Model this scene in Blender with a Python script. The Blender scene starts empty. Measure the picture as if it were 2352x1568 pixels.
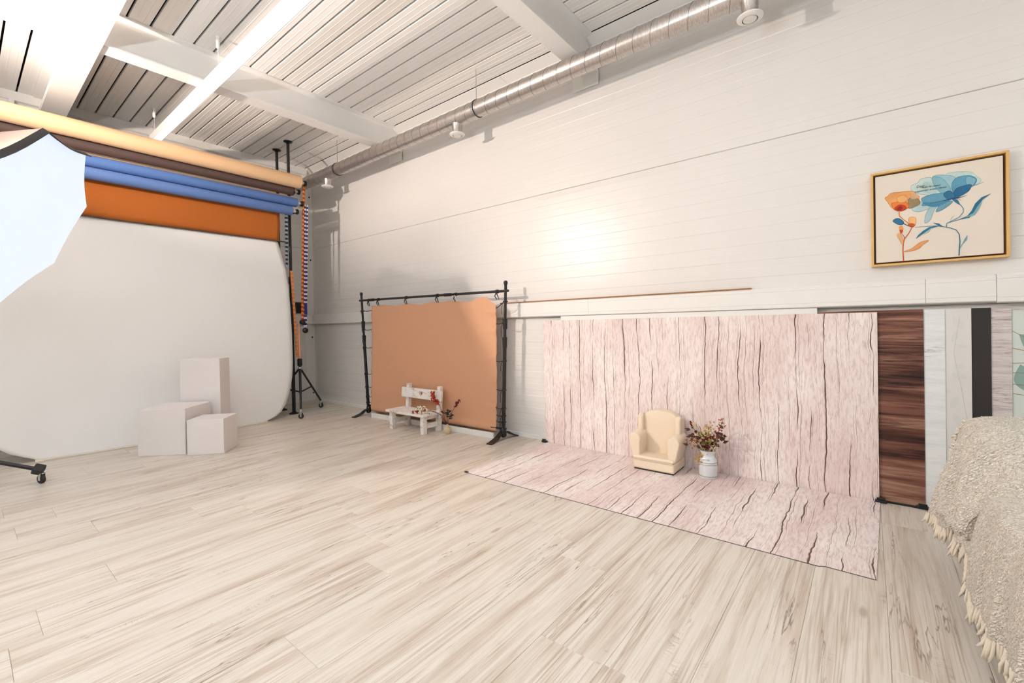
import bpy, math, random
from mathutils import Vector, Matrix

# ------------------------------------------------------------------ camera, light, exposure
sc = bpy.context.scene
COL = sc.collection
R = math.radians
CAM_H = 1.1
_yaw, _pit, _rol = R(51.39788), R(-0.47873), R(-1.09298)
_f = Vector((math.sin(_yaw) * math.cos(_pit), math.cos(_yaw) * math.cos(_pit), math.sin(_pit)))
_r = Vector((math.cos(_yaw), -math.sin(_yaw), 0))
_u = _r.cross(_f)
_r2 = _r * math.cos(_rol) + _u * math.sin(_rol)
_u2 = _u * math.cos(_rol) - _r * math.sin(_rol)
cd = bpy.data.cameras.new('camera')
cam = bpy.data.objects.new('camera', cd)
COL.objects.link(cam)
cd.sensor_width = 36
cd.lens = 1024.647 * 36 / 2352
cd.shift_y = -28.496 / 2352
cd.clip_start = 0.02
cam.matrix_world = Matrix(((_r2.x, _u2.x, -_f.x, 0), (_r2.y, _u2.y, -_f.y, 0), (_r2.z, _u2.z, -_f.z, CAM_H), (0, 0, 0, 1)))
sc.camera = cam

w = bpy.data.worlds.new('world')
sc.world = w
w.use_nodes = True
w.node_tree.nodes['Background'].inputs[0].default_value = (0.9, 0.95, 1, 1)
w.node_tree.nodes['Background'].inputs[1].default_value = 0.3

sc.view_settings.view_transform = 'Standard'
sc.view_settings.look = 'None'
sc.view_settings.gamma = 1
sc.view_settings.use_curve_mapping = False
sc.view_settings.exposure = 0.12

KEY_W = 430.0        # warm bare-bulb flash head behind the softbox
FILL_PANEL_E = 4.4        # fill panels added on the ceiling out of view
TRUNK_E = 1.6        # diffuser of the long light trunk
SOFT_E = 0.88         # softbox diffuser
BOUNCE_FILL_W = 400.0    # added fill head, unseen left of the camera, aimed at the ceiling
SPOT_W = 30.0        # flash head behind the camera that throws the picture's shadow

# ------------------------------------------------------------------ materials
def lin(c):
    return tuple(((v / 255) / 12.92 if v / 255 <= 0.04045 else ((v / 255 + 0.055) / 1.055) ** 2.4) for v in c) + (1,)

class G:
    def __init__(s, name):
        s.m = bpy.data.materials.new(name)
        s.m.use_nodes = True
        s.t = s.m.node_tree
        s.b = s.t.nodes['Principled BSDF']
    def n(s, kind, ins=None, **props):
        nd = s.t.nodes.new('ShaderNode' + kind)
        for k, v in props.items():
            setattr(nd, k, v)
        for k, v in (ins or {}).items():
            s.put(nd.inputs[k], v)
        return nd
    def put(s, sock, v):
        if isinstance(v, bpy.types.NodeSocket):
            s.t.links.new(v, sock)
        elif isinstance(v, bpy.types.Node):
            s.t.links.new(v.outputs[0], sock)
        else:
            sock.default_value = v
    def math(s, op, a, b=0.0, clamp=False):
        nd = s.n('Math', {0: a, 1: b}, operation=op)
        nd.use_clamp = clamp
        return nd.outputs[0]
    def mix(s, fac, a, b):
        nd = s.n('Mix', None, data_type='RGBA')
        s.put(nd.inputs['Factor'], fac)
        s.put(nd.inputs['A'], a)
        s.put(nd.inputs['B'], b)
        return nd.outputs['Result']
    def ramp(s, fac, stops):
        nd = s.n('ValToRGB', {0: fac})
        e = nd.color_ramp.elements
        while len(e) < len(stops):
            e.new(0.5)
        for i, (p, c) in enumerate(stops):
            e[i].position = p
            e[i].color = c if isinstance(c, tuple) else (c, c, c, 1)
        return nd.outputs[0]
    def pos(s, scale=(1, 1, 1), rnd=0.0, obj=False, rot=(0, 0, 0)):
        if obj:
            p = s.n('TexCoord').outputs['Object']
        else:
            p = s.n('NewGeometry').outputs['Position']
        if rnd:
            rr = s.n('ObjectInfo').outputs['Random']
            v = s.n('CombineXYZ', {0: s.math('MULTIPLY', rr, 37.0 * rnd), 1: s.math('MULTIPLY', rr, 91.0 * rnd), 2: s.math('MULTIPLY', rr, 53.0 * rnd)})
            p = s.n('VectorMath', {0: p, 1: v.outputs[0]}, operation='ADD').outputs[0]
        mp = s.n('Mapping', {'Vector': p, 'Scale': scale, 'Rotation': rot})
        return mp.outputs[0]
    def noise(s, vec, scale, detail=4, rough=0.55, dist=0.0):
        nd = s.n('TexNoise', {'Vector': vec, 'Scale': scale, 'Detail': detail, 'Roughness': rough, 'Distortion': dist})
        return nd.outputs[0]
    def line(s, fac, width):
        """thin contour line where fac crosses 0.5"""
        d = s.math('ABSOLUTE', s.math('SUBTRACT', fac, 0.5))
        return s.math('SUBTRACT', 1.0, s.math('DIVIDE', d, width), True)
    def bump(s, h, strength, dist=0.01):
        nd = s.n('Bump', {'Height': h, 'Strength': strength, 'Distance': dist})
        s.put(s.b.inputs['Normal'], nd.outputs[0])
    def done(s, col=None, rough=0.5, metal=0.0, spec=None):
        if col is not None:
            s.put(s.b.inputs['Base Color'], col)
        s.put(s.b.inputs['Roughness'], rough)
        s.put(s.b.inputs['Metallic'], metal)
        if spec is not None:
            s.b.inputs['Specular IOR Level'].default_value = spec
        return s.m

def plain(name, rgb, rough=0.5, metal=0.0, var=0.06, vs=6.0, bump=0.0, bs=80.0, spec=None, coat=0.0):
    g = G(name)
    c = lin(rgb)
    n = g.noise(g.pos(), vs, 3)
    d = tuple(max(0, v * (1 - var)) for v in c[:3]) + (1,)
    col = g.mix(n, d, tuple(min(1, v * (1 + var)) for v in c[:3]) + (1,))
    if bump:
        g.bump(g.noise(g.pos(), bs, 2), bump, 0.004)
    if coat:
        g.b.inputs['Coat Weight'].default_value = coat
    return g.done(col, rough, metal, spec)

M = {}
M['wall'] = plain('wall_steel', (230, 227, 223), 0.33, 0, 0.02, 1.2)
M['wall_plain'] = plain('wall_paint', (230, 228, 225), 0.6, 0, 0.02, 1.2)
M['ceil'] = plain('ceiling_steel', (246, 243, 239), 0.4, 0, 0.03, 2.0)
M['dark_void'] = plain('dark_void', (26, 19, 13), 0.9)
M['beam'] = plain('beam_paint', (243, 241, 238), 0.45, 0, 0.03, 2.5)
M['trim'] = plain('trim_white', (236, 234, 230), 0.4, 0, 0.02, 2.0)
M['white_plastic'] = plain('white_plastic', (240, 238, 234), 0.35, 0, 0.01)
M['screw'] = plain('screw', (40, 38, 36), 0.4, 0.6)
M['black'] = plain('black_metal', (22, 22, 24), 0.38, 0, 0.2, 20)
M['black_matte'] = plain('black_fabric', (34, 33, 34), 0.85, 0, 0.25, 60, 0.3, 300)
M['steel'] = plain('bright_steel', (200, 200, 202), 0.25, 1.0)
M['rubber'] = plain('rubber', (46, 44, 42), 0.7)
M['plinth'] = plain('plinth_board', (238, 232, 230), 0.55, 0, 0.02, 9, 0.15, 160)
M['backdrop'] = plain('backdrop_white', (250, 250, 249), 0.75, 0, 0.015, 2)
M['hemcream'] = plain('cream_hem', (226, 216, 200), 0.7, 0, 0.06, 20)
M['roll_tan'] = plain('paper_tan', (226, 188, 146), 0.7, 0, 0.03, 6)
M['roll_brown'] = plain('paper_brown', (92, 73, 68), 0.6, 0, 0.12, 60)
M['roll_blue'] = plain('paper_blue', (80, 114, 172), 0.6, 0, 0.04, 30)
M['roll_blue2'] = plain('paper_blue_dusk', (88, 118, 174), 0.65, 0, 0.04, 30)
M['card'] = plain('card_tube', (226, 170, 104), 0.6)
M['orange_cloth'] = plain('orange_cloth', (180, 98, 30), 0.8, 0, 0.08, 160, 0.2, 260)
M['hembar'] = plain('hem_bar', (92, 66, 50), 0.7, 0, 0.3, 50)
M['brown_cloth'] = plain('brown_cloth', (214, 162, 127), 0.85, 0, 0.05, 240, 0.3, 500)
M['ch_orange'] = plain('chain_orange', (240, 140, 40), 0.4)
M['ch_orange_d'] = plain('chain_rust', (170, 66, 24), 0.4)
M['ch_navy'] = plain('chain_navy', (32, 34, 104), 0.4)
M['ch_lilac'] = plain('chain_lilac', (222, 214, 232), 0.4)
M['ch_grey'] = plain('chain_grey', (150, 164, 190), 0.4)
M['salmon'] = plain('salmon_tape', (238, 168, 130), 0.5)
M['cream_fabric'] = plain('cream_fabric', (238, 220, 196), 0.85, 0, 0.03, 40, 0.25, 420)
M['can'] = plain('can_enamel', (222, 226, 229), 0.4, 0, 0.03, 30)
M['vase'] = plain('vase_sand', (206, 190, 150), 0.6, 0, 0.1, 60)
M['gold_frame'] = plain('frame_oak', (224, 182, 112), 0.45, 0, 0.08, 40)
M['bronze'] = plain('frame_inner', (104, 66, 20), 0.5, 0, 0.1, 30)
M['brown_plank'] = plain('stained_edge', (152, 106, 62), 0.6, 0, 0.3, 12)
M['sofa_cloth'] = plain('sofa_cloth', (120, 104, 88), 0.9)
M['rim_shell'] = plain('softbox_shell', (120, 96, 88), 0.45, 0, 0.25, 9, 0.3, 60)
M['ink'] = plain('ink', (20, 24, 34), 0.7)

def duct_mat():
    g = G('spiral_duct')
    n = g.noise(g.pos((1, 6, 1)), 30, 4)
    col = g.ramp(n, [(0.3, lin((178, 172, 168))), (0.7, lin((214, 208, 204)))])
    return g.done(col, 0.3, 0.85)
M['duct'] = duct_mat()
M['duct_seam'] = plain('duct_seam', (150, 144, 140), 0.4, 0.8)

def floor_mat():
    g = G('laminate')
    p1 = g.pos((0.8, 9, 1), 1)
    streak = g.noise(p1, 1.6, 8, 0.62, 0.4)
    fine = g.noise(g.pos((3.0, 90, 1), 1), 1.4, 4, 0.6)
    base = g.ramp(streak, [(0.2, lin((182, 164, 145))), (0.40, lin((211, 200, 186))), (0.54, lin((227, 220, 209))), (0.8, lin((218, 208, 195)))])
    base = g.mix(g.math('MULTIPLY', g.ramp(fine, [(0.55, 0.0), (0.78, 1.0)]), 0.5), base, lin((168, 145, 122)))
    # long cracks following the grain
    cn = g.noise(g.pos((0.42, 5.2, 1), 1), 1.5, 5, 0.6, 0.25)
    mask = g.ramp(g.noise(g.pos((0.9, 3.0, 1), 1), 1.7, 2), [(0.5, 0.0), (0.62, 1.0)])
    crack = g.math('MULTIPLY', g.line(cn, 0.008), mask, True)
    base = g.mix(g.math('MULTIPLY', crack, 0.75), base, lin((96, 76, 58)))
    g1 = g.noise(g.pos((0.30, 13, 1), 1), 1.6, 3, 0.5, 0.15)
    gm = g.ramp(g.noise(g.pos((0.7, 4.0, 1), 1), 1.3, 2), [(0.38, 0.15), (0.6, 1.0)])
    base = g.mix(g.math('MULTIPLY', g.math('MULTIPLY', g.line(g1, 0.030), gm, True), 0.55), base, lin((158, 132, 108)))
    g2 = g.noise(g.pos((0.5, 30, 1), 1), 1.6, 3, 0.5, 0.1)
    base = g.mix(g.math('MULTIPLY', g.math('MULTIPLY', g.line(g2, 0.05), gm, True), 0.35), base, lin((176, 152, 128)))
    # knots and cross-checks
    vo = g.n('TexVoronoi', {'Vector': g.pos((1.1, 3.4, 1), 1), 'Scale': 1.7}, feature='F1')
    kn = g.ramp(vo.outputs['Distance'], [(0.0, 1.0), (0.05, 0.8), (0.10, 0.0)])
    base = g.mix(g.math('MULTIPLY', kn, 0.55), base, lin((132, 106, 82)))
    cc = g.noise(g.pos((22, 5, 1), 1), 1.3, 3, 0.7, 0.8)
    cm = g.ramp(g.noise(g.pos((1.2, 6, 1), 1), 1.6, 2), [(0.66, 0.0), (0.72, 1.0)])
    base = g.mix(g.math('MULTIPLY', g.math('MULTIPLY', g.line(cc, 0.03), cm, True), 0.38), base, lin((120, 96, 74)))
    g.bump(streak, 0.05, 0.004)
    return g.done(base, 0.36, 0, 0.4)
M['laminate'] = floor_mat()

def print_pink(name, along):
    """pink weathered plank print; along = index of the grain axis (2 upright board, 0 floor mat)"""
    g = G(name)
    P = g.n('NewGeometry').outputs['Position']
    sp = g.n('SeparateXYZ', {0: P})
    al = sp.outputs[along]
    ac = sp.outputs[1]
    cv = g.n('CombineXYZ', {0: ac, 1: al})
    def nz(sx, sy, scale, det=3, dist=0.0):
        mp = g.n('Mapping', {'Vector': cv.outputs[0], 'Scale': (sx, sy, 1)})
        return g.noise(mp.outputs[0], scale, det, 0.55, dist)
    wob = g.math('MULTIPLY', g.math('SUBTRACT', nz(1.2, 1.7, 1.3, 4), 0.5), 0.085)
    wob = g.math('ADD', wob, g.math('MULTIPLY', g.math('SUBTRACT', nz(4, 6, 2.0, 3), 0.5), 0.005))
    u = g.math('ADD', ac, wob)
    tone = nz(2.0, 0.7, 1.5, 5, 0.4)
    col = g.ramp(tone, [(0.28, lin((222, 201, 197))), (0.45, lin((236, 221, 217))), (0.62, lin((246, 238, 233))), (0.8, lin((236, 214, 204)))])
    fib = g.n('Mapping', {'Vector': cv.outputs[0], 'Scale': (26, 5, 1), 'Rotation': (0, 0, 0.5)})
    f2 = g.noise(fib.outputs[0], 3.0, 6, 0.7, 0.6)
    col = g.mix(g.math('MULTIPLY', g.ramp(f2, [(0.48, 0.0), (0.68, 1.0)]), 0.6), col, lin((188, 152, 148)))
    col = g.mix(g.math('MULTIPLY', g.ramp(f2, [(0.25, 1.0), (0.45, 0.0)]), 0.5), col, lin((250, 242, 240)))
    # rusty bands at the edges of the print
    rust = g.ramp(nz(1.1, 0.25, 1.6, 3), [(0.56, 0.0), (0.74, 1.0)])
    col = g.mix(g.math('MULTIPLY', rust, 0.35), col, lin((190, 124, 92)))
    def cracks(scale, wid, off, strength, c):
        nonlocal col
        v = g.n('TexVoronoi', {'W': g.math('ADD', u, off), 'Scale': scale}, voronoi_dimensions='1D', feature='DISTANCE_TO_EDGE')
        width = g.math('MULTIPLY', g.ramp(nz(9, 1.1, 1.7, 2), [(0.42, 0.0), (0.62, 1.0)]), wid)
        width = g.math('ADD', width, 0.0001)
        k = g.math('SUBTRACT', 1.0, g.math('DIVIDE', v.outputs['Distance'], width), True)
        k = g.math('MULTIPLY', g.ramp(k, [(0.0, 0.0), (0.35, 1.0)]), strength)
        col = g.mix(k, col, lin(c))
    cracks(9.5, 0.042, 3.7, 0.95, (70, 36, 30))
    cracks(17.0, 0.034, 9.1, 0.6, (112, 70, 62))
    cracks(37.0, 0.055, 5.3, 0.35, (150, 108, 98))
    return g.done(col, 0.5, 0, 0.35)
M['pink_board'] = print_pink('pink_print_upright', 2)
M['pink_mat'] = print_pink('pink_print_flat', 0)

def print_streak(name, stops, dark, sy=1.2, sz=26, lines=0.0, linew=0.03, lc=(20, 10, 8), mask=(0.4, 0.6)):
    g = G(name)
    n = g.noise(g.pos((1, sy, sz), 0), 1.0, 7, 0.65, 0.5)
    col = g.ramp(n, [(p, lin(c)) for p, c in stops])
    f = g.noise(g.pos((1, sy * 6, sz * 6)), 1.0, 3, 0.6)
    col = g.mix(g.math('MULTIPLY', g.ramp(f, [(0.5, 0.0), (0.8, 1.0)]), dark), col, lin(lc))
    if lines:
        c = g.noise(g.pos((1, sy * 1.5, sz * 1.2)), 1.0, 4, 0.6, 0.3)
        mk = g.ramp(g.noise(g.pos((1, 0.5, 2.2)), 1.4, 2), [(mask[0], 0.0), (mask[1], 1.0)])
        col = g.mix(g.math('MULTIPLY', g.math('MULTIPLY', g.line(c, linew), mk, True), lines), col, lin(lc))
    return g.done(col, 0.5, 0, 0.35)
M['brown_board'] = print_streak('brown_plank_print', [(0.34, (26, 14, 11)), (0.43, (84, 50, 40)), (0.54, (132, 88, 72)), (0.68, (184, 146, 124))], 0.7, 0.7, 15, 0.95, 0.035)
M['white_board'] = print_streak('white_plank_print', [(0.3, (222, 226, 228)), (0.6, (236, 238, 238)), (0.8, (228, 230, 230))], 0.12, 3, 30, 0.85, 0.05, (86, 88, 92), (0.56, 0.66))
M['pale_board'] = print_streak('pale_plank_print', [(0.3, (190, 180, 176)), (0.5, (218, 211, 208)), (0.75, (232, 227, 224))], 0.35, 2, 40, 0.6, 0.03, (128, 96, 88), (0.3, 0.5))
M['grey_board'] = plain('pale_grey_print', (224, 223, 219), 0.5, 0, 0.02, 3)
M['leaf_print'] = plain('faint_leaf_print', (218, 218, 214), 0.5, 0, 0.03, 8)
M['mint_board'] = plain('mint_print', (216, 224, 218), 0.5, 0, 0.08, 4)
M['mint_leaf'] = plain('mint_leaf_print', (142, 172, 164), 0.5, 0, 0.1, 8)
M['gold_line'] = plain('gold_line_print', (156, 124, 70), 0.4, 0, 0.1, 8)
M['speckle'] = plain('black_speckle', (44, 42, 41), 0.7, 0, 0.6, 330)

def bench_mat():
    g = G('whitewashed_wood')
    n = g.noise(g.pos((9, 3, 9)), 3.0, 6, 0.65, 0.6)
    col = g.ramp(n, [(0.26, lin((150, 112, 88))), (0.36, lin((206, 190, 178))), (0.45, lin((238, 232, 226))), (0.8, lin((246, 241, 236)))])
    g.bump(n, 0.3, 0.004)
    return g.done(col, 0.6)
M['bench'] = bench_mat()

def weave_mat():
    g = G('knitted_throw')
    a = g.n('TexWave', {'Vector': g.pos((1, 1, 1), rot=(0.5, 0.3, 0.6)), 'Scale': 30.0, 'Distortion': 6.0, 'Detail': 2.0, 'Detail Scale': 3.0}, wave_type='BANDS')
    b = g.n('TexWave', {'Vector': g.pos((1, 1, 1), rot=(-0.6, 0.4, -0.9)), 'Scale': 40.0, 'Distortion': 5.0, 'Detail': 2.0, 'Detail Scale': 3.0}, wave_type='BANDS')
    h = g.math('MULTIPLY', a.outputs['Fac'], b.outputs['Fac'])
    h = g.math('ADD', h, g.math('MULTIPLY', g.noise(g.pos(), 120, 3), 0.5))
    g.bump(h, 0.9, 0.006)
    col = g.ramp(h, [(0.14, lin((160, 144, 122))), (0.36, lin((234, 225, 210))), (0.6, lin((250, 246, 239)))])
    return g.done(col, 0.95, 0, 0.15)
M['throw'] = weave_mat()
M['fringe'] = plain('fringe_yarn', (228, 216, 198), 0.95, 0, 0.12, 60)

def emit(name, rgb, strength):
    g = G(name)
    g.b.inputs['Emission Color'].default_value = lin(rgb)
    g.b.inputs['Emission Strength'].default_value = strength
    n = g.noise(g.pos(), 3.0, 2)
    return g.done(g.mix(n, lin(rgb), lin(rgb)), 0.6)
M['diffuser'] = emit('softbox_diffuser', (222, 234, 252), SOFT_E)
_b = M['diffuser'].node_tree.nodes['Principled BSDF'].inputs['Base Color']
M['diffuser'].node_tree.links.remove(_b.links[0])
_b.default_value = (0.28, 0.30, 0.34, 1)
M['led'] = emit('led_panel', (238, 246, 255), FILL_PANEL_E)
M['bulb'] = emit('flash_bulb', (255, 226, 196), 30.0)

def art(rgb, var=0.25, vs=14):
    k = 'art_%d_%d_%d' % rgb
    if k not in M:
        M[k] = plain(k, rgb, 0.7, 0, var, vs)
    return M[k]

# ------------------------------------------------------------------ mesh builder
class MB:
    def __init__(s):
        s.v, s.f = [], []
    def add(s, vs, fs):
        o = len(s.v)
        s.v += [Vector(p) for p in vs]
        s.f += [tuple(i + o for i in f) for f in fs]
        return s
    def box(s, x0, x1, y0, y1, z0, z1):
        return s.add([(x0, y0, z0), (x1, y0, z0), (x1, y1, z0), (x0, y1, z0), (x0, y0, z1), (x1, y0, z1), (x1, y1, z1), (x0, y1, z1)],
                     [(0, 3, 2, 1), (4, 5, 6, 7), (0, 1, 5, 4), (1, 2, 6, 5), (2, 3, 7, 6), (3, 0, 4, 7)])
    def obox(s, c, ax, ay, az):
        """oriented box: centre and three half-axis vectors"""
        c, ax, ay, az = Vector(c), Vector(ax), Vector(ay), Vector(az)
        q = [c + i * ax + j * ay + k * az for k in (-1, 1) for j in (-1, 1) for i in (-1, 1)]
        return s.add(q, [(0, 2, 3, 1), (4, 5, 7, 6), (0, 1, 5, 4), (1, 3, 7, 5), (3, 2, 6, 7), (2, 0, 4, 6)])
    def prism(s, prof, axis, a0, a1):
        """closed 2D profile extruded along an axis; profile in the other two axes (in xyz order)"""
        n = len(prof)
        def pt(p, a):
            return {0: (a, p[0], p[1]), 1: (p[0], a, p[1]), 2: (p[0], p[1], a)}[axis]
        vs = [pt(p, a0) for p in prof] + [pt(p, a1) for p in prof]
        fs = [(i, (i + 1) % n, n + (i + 1) % n, n + i) for i in range(n)] + [tuple(range(n))[::-1], tuple(range(n, 2 * n))]
        return s.add(vs, fs)
    def tube(s, pts, r, n=8, caps=True):
        pts = [Vector(p) for p in pts]
        rs = r if isinstance(r, (list, tuple)) else [r] * len(pts)
        rings = []
        up = None
        for i, p in enumerate(pts):
            d = (pts[min(i + 1, len(pts) - 1)] - pts[max(i - 1, 0)]).normalized()
            if up is None:
                up = d.orthogonal().normalized()
            else:
                up = (up - d * up.dot(d))
                up = up.normalized() if up.length > 1e-6 else d.orthogonal().normalized()
            sd = d.cross(up)
            rings.append([p + rs[i] * (math.cos(2 * math.pi * k / n) * up + math.sin(2 * math.pi * k / n) * sd) for k in range(n)])
        vs = [q for ring in rings for q in ring]
        fs = []
        for i in range(len(pts) - 1):
            for k in range(n):
                fs.append((i * n + k, i * n + (k + 1) % n, (i + 1) * n + (k + 1) % n, (i + 1) * n + k))
        if caps:
            fs += [tuple(range(n))[::-1], tuple(range((len(pts) - 1) * n, len(pts) * n))]
        return s.add(vs, fs)
    def lathe(s, c, prof, n=24, axis=(0, 0, 1), caps=True):
        """profile of (radius, height) about an axis through c"""
        c, az = Vector(c), Vector(axis).normalized()
        ax = az.orthogonal().normalized()
        ay = az.cross(ax)
        vs, fs = [], []
        for r, h in prof:
            for k in range(n):
                t = 2 * math.pi * k / n
                vs.append(c + az * h + r * (math.cos(t) * ax + math.sin(t) * ay))
        for i in range(len(prof) - 1):
            for k in range(n):
                fs.append((i * n + k, i * n + (k + 1) % n, (i + 1) * n + (k + 1) % n, (i + 1) * n + k))
        if caps and prof[0][0] > 1e-6:
            fs.append(tuple(range(n))[::-1])
        if caps and prof[-1][0] > 1e-6:
            fs.append(tuple(range((len(prof) - 1) * n, len(prof) * n)))
        return s.add(vs, fs)
    def ball(s, c, r, n=10, m=7, sc=(1, 1, 1)):
        c = Vector(c)
        vs, fs = [], []
        for j in range(m + 1):
            a = math.pi * j / m
            for k in range(n):
                t = 2 * math.pi * k / n
                vs.append(c + Vector((r * sc[0] * math.sin(a) * math.cos(t), r * sc[1] * math.sin(a) * math.sin(t), -r * sc[2] * math.cos(a))))
        for j in range(m):
            for k in range(n):
                fs.append((j * n + k, j * n + (k + 1) % n, (j + 1) * n + (k + 1) % n, (j + 1) * n + k))
        return s.add(vs, fs)
    def grid(s, fn, nu, nv):
        vs = [fn(i / nu, j / nv) for j in range(nv + 1) for i in range(nu + 1)]
        fs = [(j * (nu + 1) + i, j * (nu + 1) + i + 1, (j + 1) * (nu + 1) + i + 1, (j + 1) * (nu + 1) + i) for j in range(nv) for i in range(nu)]
        return s.add(vs, fs)
    def build(s, name, mat, parent=None, base=None, smooth=False, bevel=0.0, seg=2, solid=0.0, offset=-1.0, subsurf=0):
        off = root_loc(parent) if parent else Vector(base or (0, 0, 0))
        me = bpy.data.meshes.new(name)
        me.from_pydata([tuple(p - off) for p in s.v], [], s.f)
        me.validate()
        if isinstance(mat, str):
            mat = M[mat]
        me.materials.append(mat)
        if smooth:
            me.shade_smooth()
            if smooth != 'all':
                me.set_sharp_from_angle(angle=R(40))
        o = bpy.data.objects.new(name, me)
        COL.objects.link(o)
        if parent:
            o.parent = parent
        else:
            o.location = off
        if solid:
            md = o.modifiers.new('solid', 'SOLIDIFY')
            md.thickness = solid
            md.offset = offset
        if bevel:
            md = o.modifiers.new('bevel', 'BEVEL')
            md.width = bevel
            md.segments = seg
            md.limit_method = 'ANGLE'
            md.angle_limit = R(40)
        if subsurf:
            md = o.modifiers.new('sub', 'SUBSURF')
            md.levels = subsurf
            md.render_levels = subsurf
        return o

def root_loc(o):
    p = Vector((0, 0, 0))
    while o:
        p += o.location
        o = o.parent
    return p
def thing(name, label, cat, loc=(0, 0, 0), group=None):
    o = bpy.data.objects.new(name, None)
    o.empty_display_size = 0.1
    COL.objects.link(o)
    o.location = loc
    return tag(o, label, cat, group)
def tag(o, label, cat, group=None):
    o['label'] = label
    o['category'] = cat
    if group:
        o['group'] = group
    return o
def struct(o, label=None):
    o['kind'] = 'structure'
    if label:
        o['label'] = label
    return o
def copy(src, parent, loc, name=None):
    c = src.copy()
    COL.objects.link(c)
    c.parent = parent
    c.location = loc
    return c

# ------------------------------------------------------------------ room shell
XW, YB, ZC = 3.50, 6.72, 3.55
XL, YF = -3.6, -3.6
PITCH = 0.2415

# floor planks
fl = struct(MB().box(XL, XW, YF, YB, -0.06, -0.011).build('floor', 'dark_void'), 'pale whitewashed laminate plank floor with brown grain')
rng = random.Random(4)
def plank_mesh(L, W):
    b = 0.0012
    m = MB()
    m.add([(0, 0, -0.01), (L, 0, -0.01), (L, W, -0.01), (0, W, -0.01), (0, 0, -b), (L, 0, -b), (L, W, -b), (0, W, -b),
           (b, b, 0), (L - b, b, 0), (L - b, W - b, 0), (b, W - b, 0)],
          [(0, 1, 5, 4), (1, 2, 6, 5), (2, 3, 7, 6), (3, 0, 4, 7), (4, 5, 9, 8), (5, 6, 10, 9), (6, 7, 11, 10), (7, 4, 8, 11), (8, 9, 10, 11)])
    me = bpy.data.meshes.new('plank')
    me.from_pydata([tuple(v) for v in m.v], [], m.f)
    me.materials.append(M['laminate'])
    return me
full = {}
known = {2.368: 0.186, 2.611: 0.434, 3.575: 0.196, 1.402: 0.72}
row0 = 2.368 - PITCH * 25
k = 0
PL = 1.285
while True:
    y0 = row0 + k * PITCH
    if y0 >= YB - 0.002:
        break
    k += 1
    ya, yb = max(y0, YF), min(y0 + PITCH, YB)
    if yb - ya < 0.02:
        continue
    st = rng.uniform(0, PL)
    for ky, kx in known.items():
        if abs(ky - y0) < 0.03:
            st = (kx - XL) % PL
    x = XL + st - PL
    while x < XW - 0.004:
        xa, xb = max(x, XL), min(x + PL, XW)
        x += PL
        if xb - xa < 0.02:
            continue
        key = (round(xb - xa, 3), round(yb - ya, 3))
        if key not in full:
            full[key] = plank_mesh(xb - xa - 0.0006, yb - ya - 0.0006)
        o = bpy.data.objects.new('plank', full[key])
        COL.objects.link(o)
        o.parent = fl
        o.location = (xa, ya, 0)

# ribbed steel wall panels (horizontal)
def rib_profile(z0, z1, face, back, sign):
    """profile points (depth, z) from z0 to z1; face proud towards the room"""
    per, d, sl = 0.1165, 0.0014, 0.004
    pts = []
    z = z0
    while z < z1 - 1e-6:
        a, b = z, min(z + per, z1)
        m = min(a + per * 0.55, b)
        pts += [(face, a + sl), (face, m)]
        if b - m > 2 * sl:
            pts += [(face + sign * d, m + sl), (face + sign * d, b)]
        z += per
    pts = [(p, min(max(q, z0), z1)) for p, q in pts]
    return [(back, z0), (face + sign * 0.004, z0)] + [(p, q) for p, q in pts if z0 + 0.003 < q < z1 - 0.003] + [(face + sign * 0.004, z1), (back, z1)]

wr = struct(MB().box(XW + 0.03, XW + 0.12, YF - 0.1, YB + 0.12, -0.06, 3.75).build('wall_right', 'dark_void'), 'tall cream steel wall of ribbed horizontal panels')
for z0, z1 in ((0.0, 1.166), (1.168, 2.331), (2.333, 3.49), (3.492, 3.62)):
    m = MB().prism(rib_profile(z0, z1, XW, XW + 0.03, 1), 1, YF, YB + 0.03)
    m.build('panel', 'wall', wr)
wb = struct(MB().box(XL - 0.1, XW + 0.03, YB + 0.03, YB + 0.12, -0.06, 3.75).build('wall_back', 'dark_void'), 'cream steel end wall behind the backdrop rolls')
for z0, z1 in ((0.0, 1.166), (1.168, 2.331), (2.333, 3.49), (3.492, 3.62)):
    pr = rib_profile(z0, z1, YB, YB + 0.03, 1)
    MB().prism(pr, 0, XL, XW).build('panel', 'wall', wb)
struct(MB().box(XL - 0.12, XL, YF - 0.1, YB + 0.12, -0.06, 3.75).build('wall_left', 'wall_plain'))
struct(MB().box(XL - 0.1, XW + 0.1, YF - 0.12, YF, -0.06, 3.75).build('wall_front', 'wall_plain'))

# ceiling of long steel strips with dark gaps
ce = struct(MB().box(XL - 0.1, XW + 0.1, YF - 0.1, YB + 0.1, ZC + 0.07, ZC + 0.17).build('ceiling', 'dark_void'), 'ceiling of long cream steel strips with dark gaps')
SP, GAP = 0.1475, 0.016
wS = SP - GAP
prof = [(0, 0.026), (0, 0.003), (0.003, 0)]
for a in (0.040, 0.088):
    prof += [(a, 0), (a + 0.003, -0.0012), (a + 0.007, -0.0012), (a + 0.010, 0)]
prof += [(wS - 0.003, 0), (wS, 0.003), (wS, 0.026)]
ms = bpy.data.meshes.new('ceiling_strip')
_m = MB().prism(prof, 1, YF, YB)
ms.from_pydata([tuple(v) for v in _m.v], [], _m.f)
ms.materials.append(M['ceil'])
i0 = math.floor((XL - 1.771) / SP)
for i in range(i0 + 1, 40):
    xs = 1.771 + i * SP + GAP / 2
    if xs + wS > XW + 0.001:
        break
    o = bpy.data.objects.new('strip', ms)
    COL.objects.link(o)
    o.parent = ce
    o.location = (xs, 0, ZC)

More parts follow.
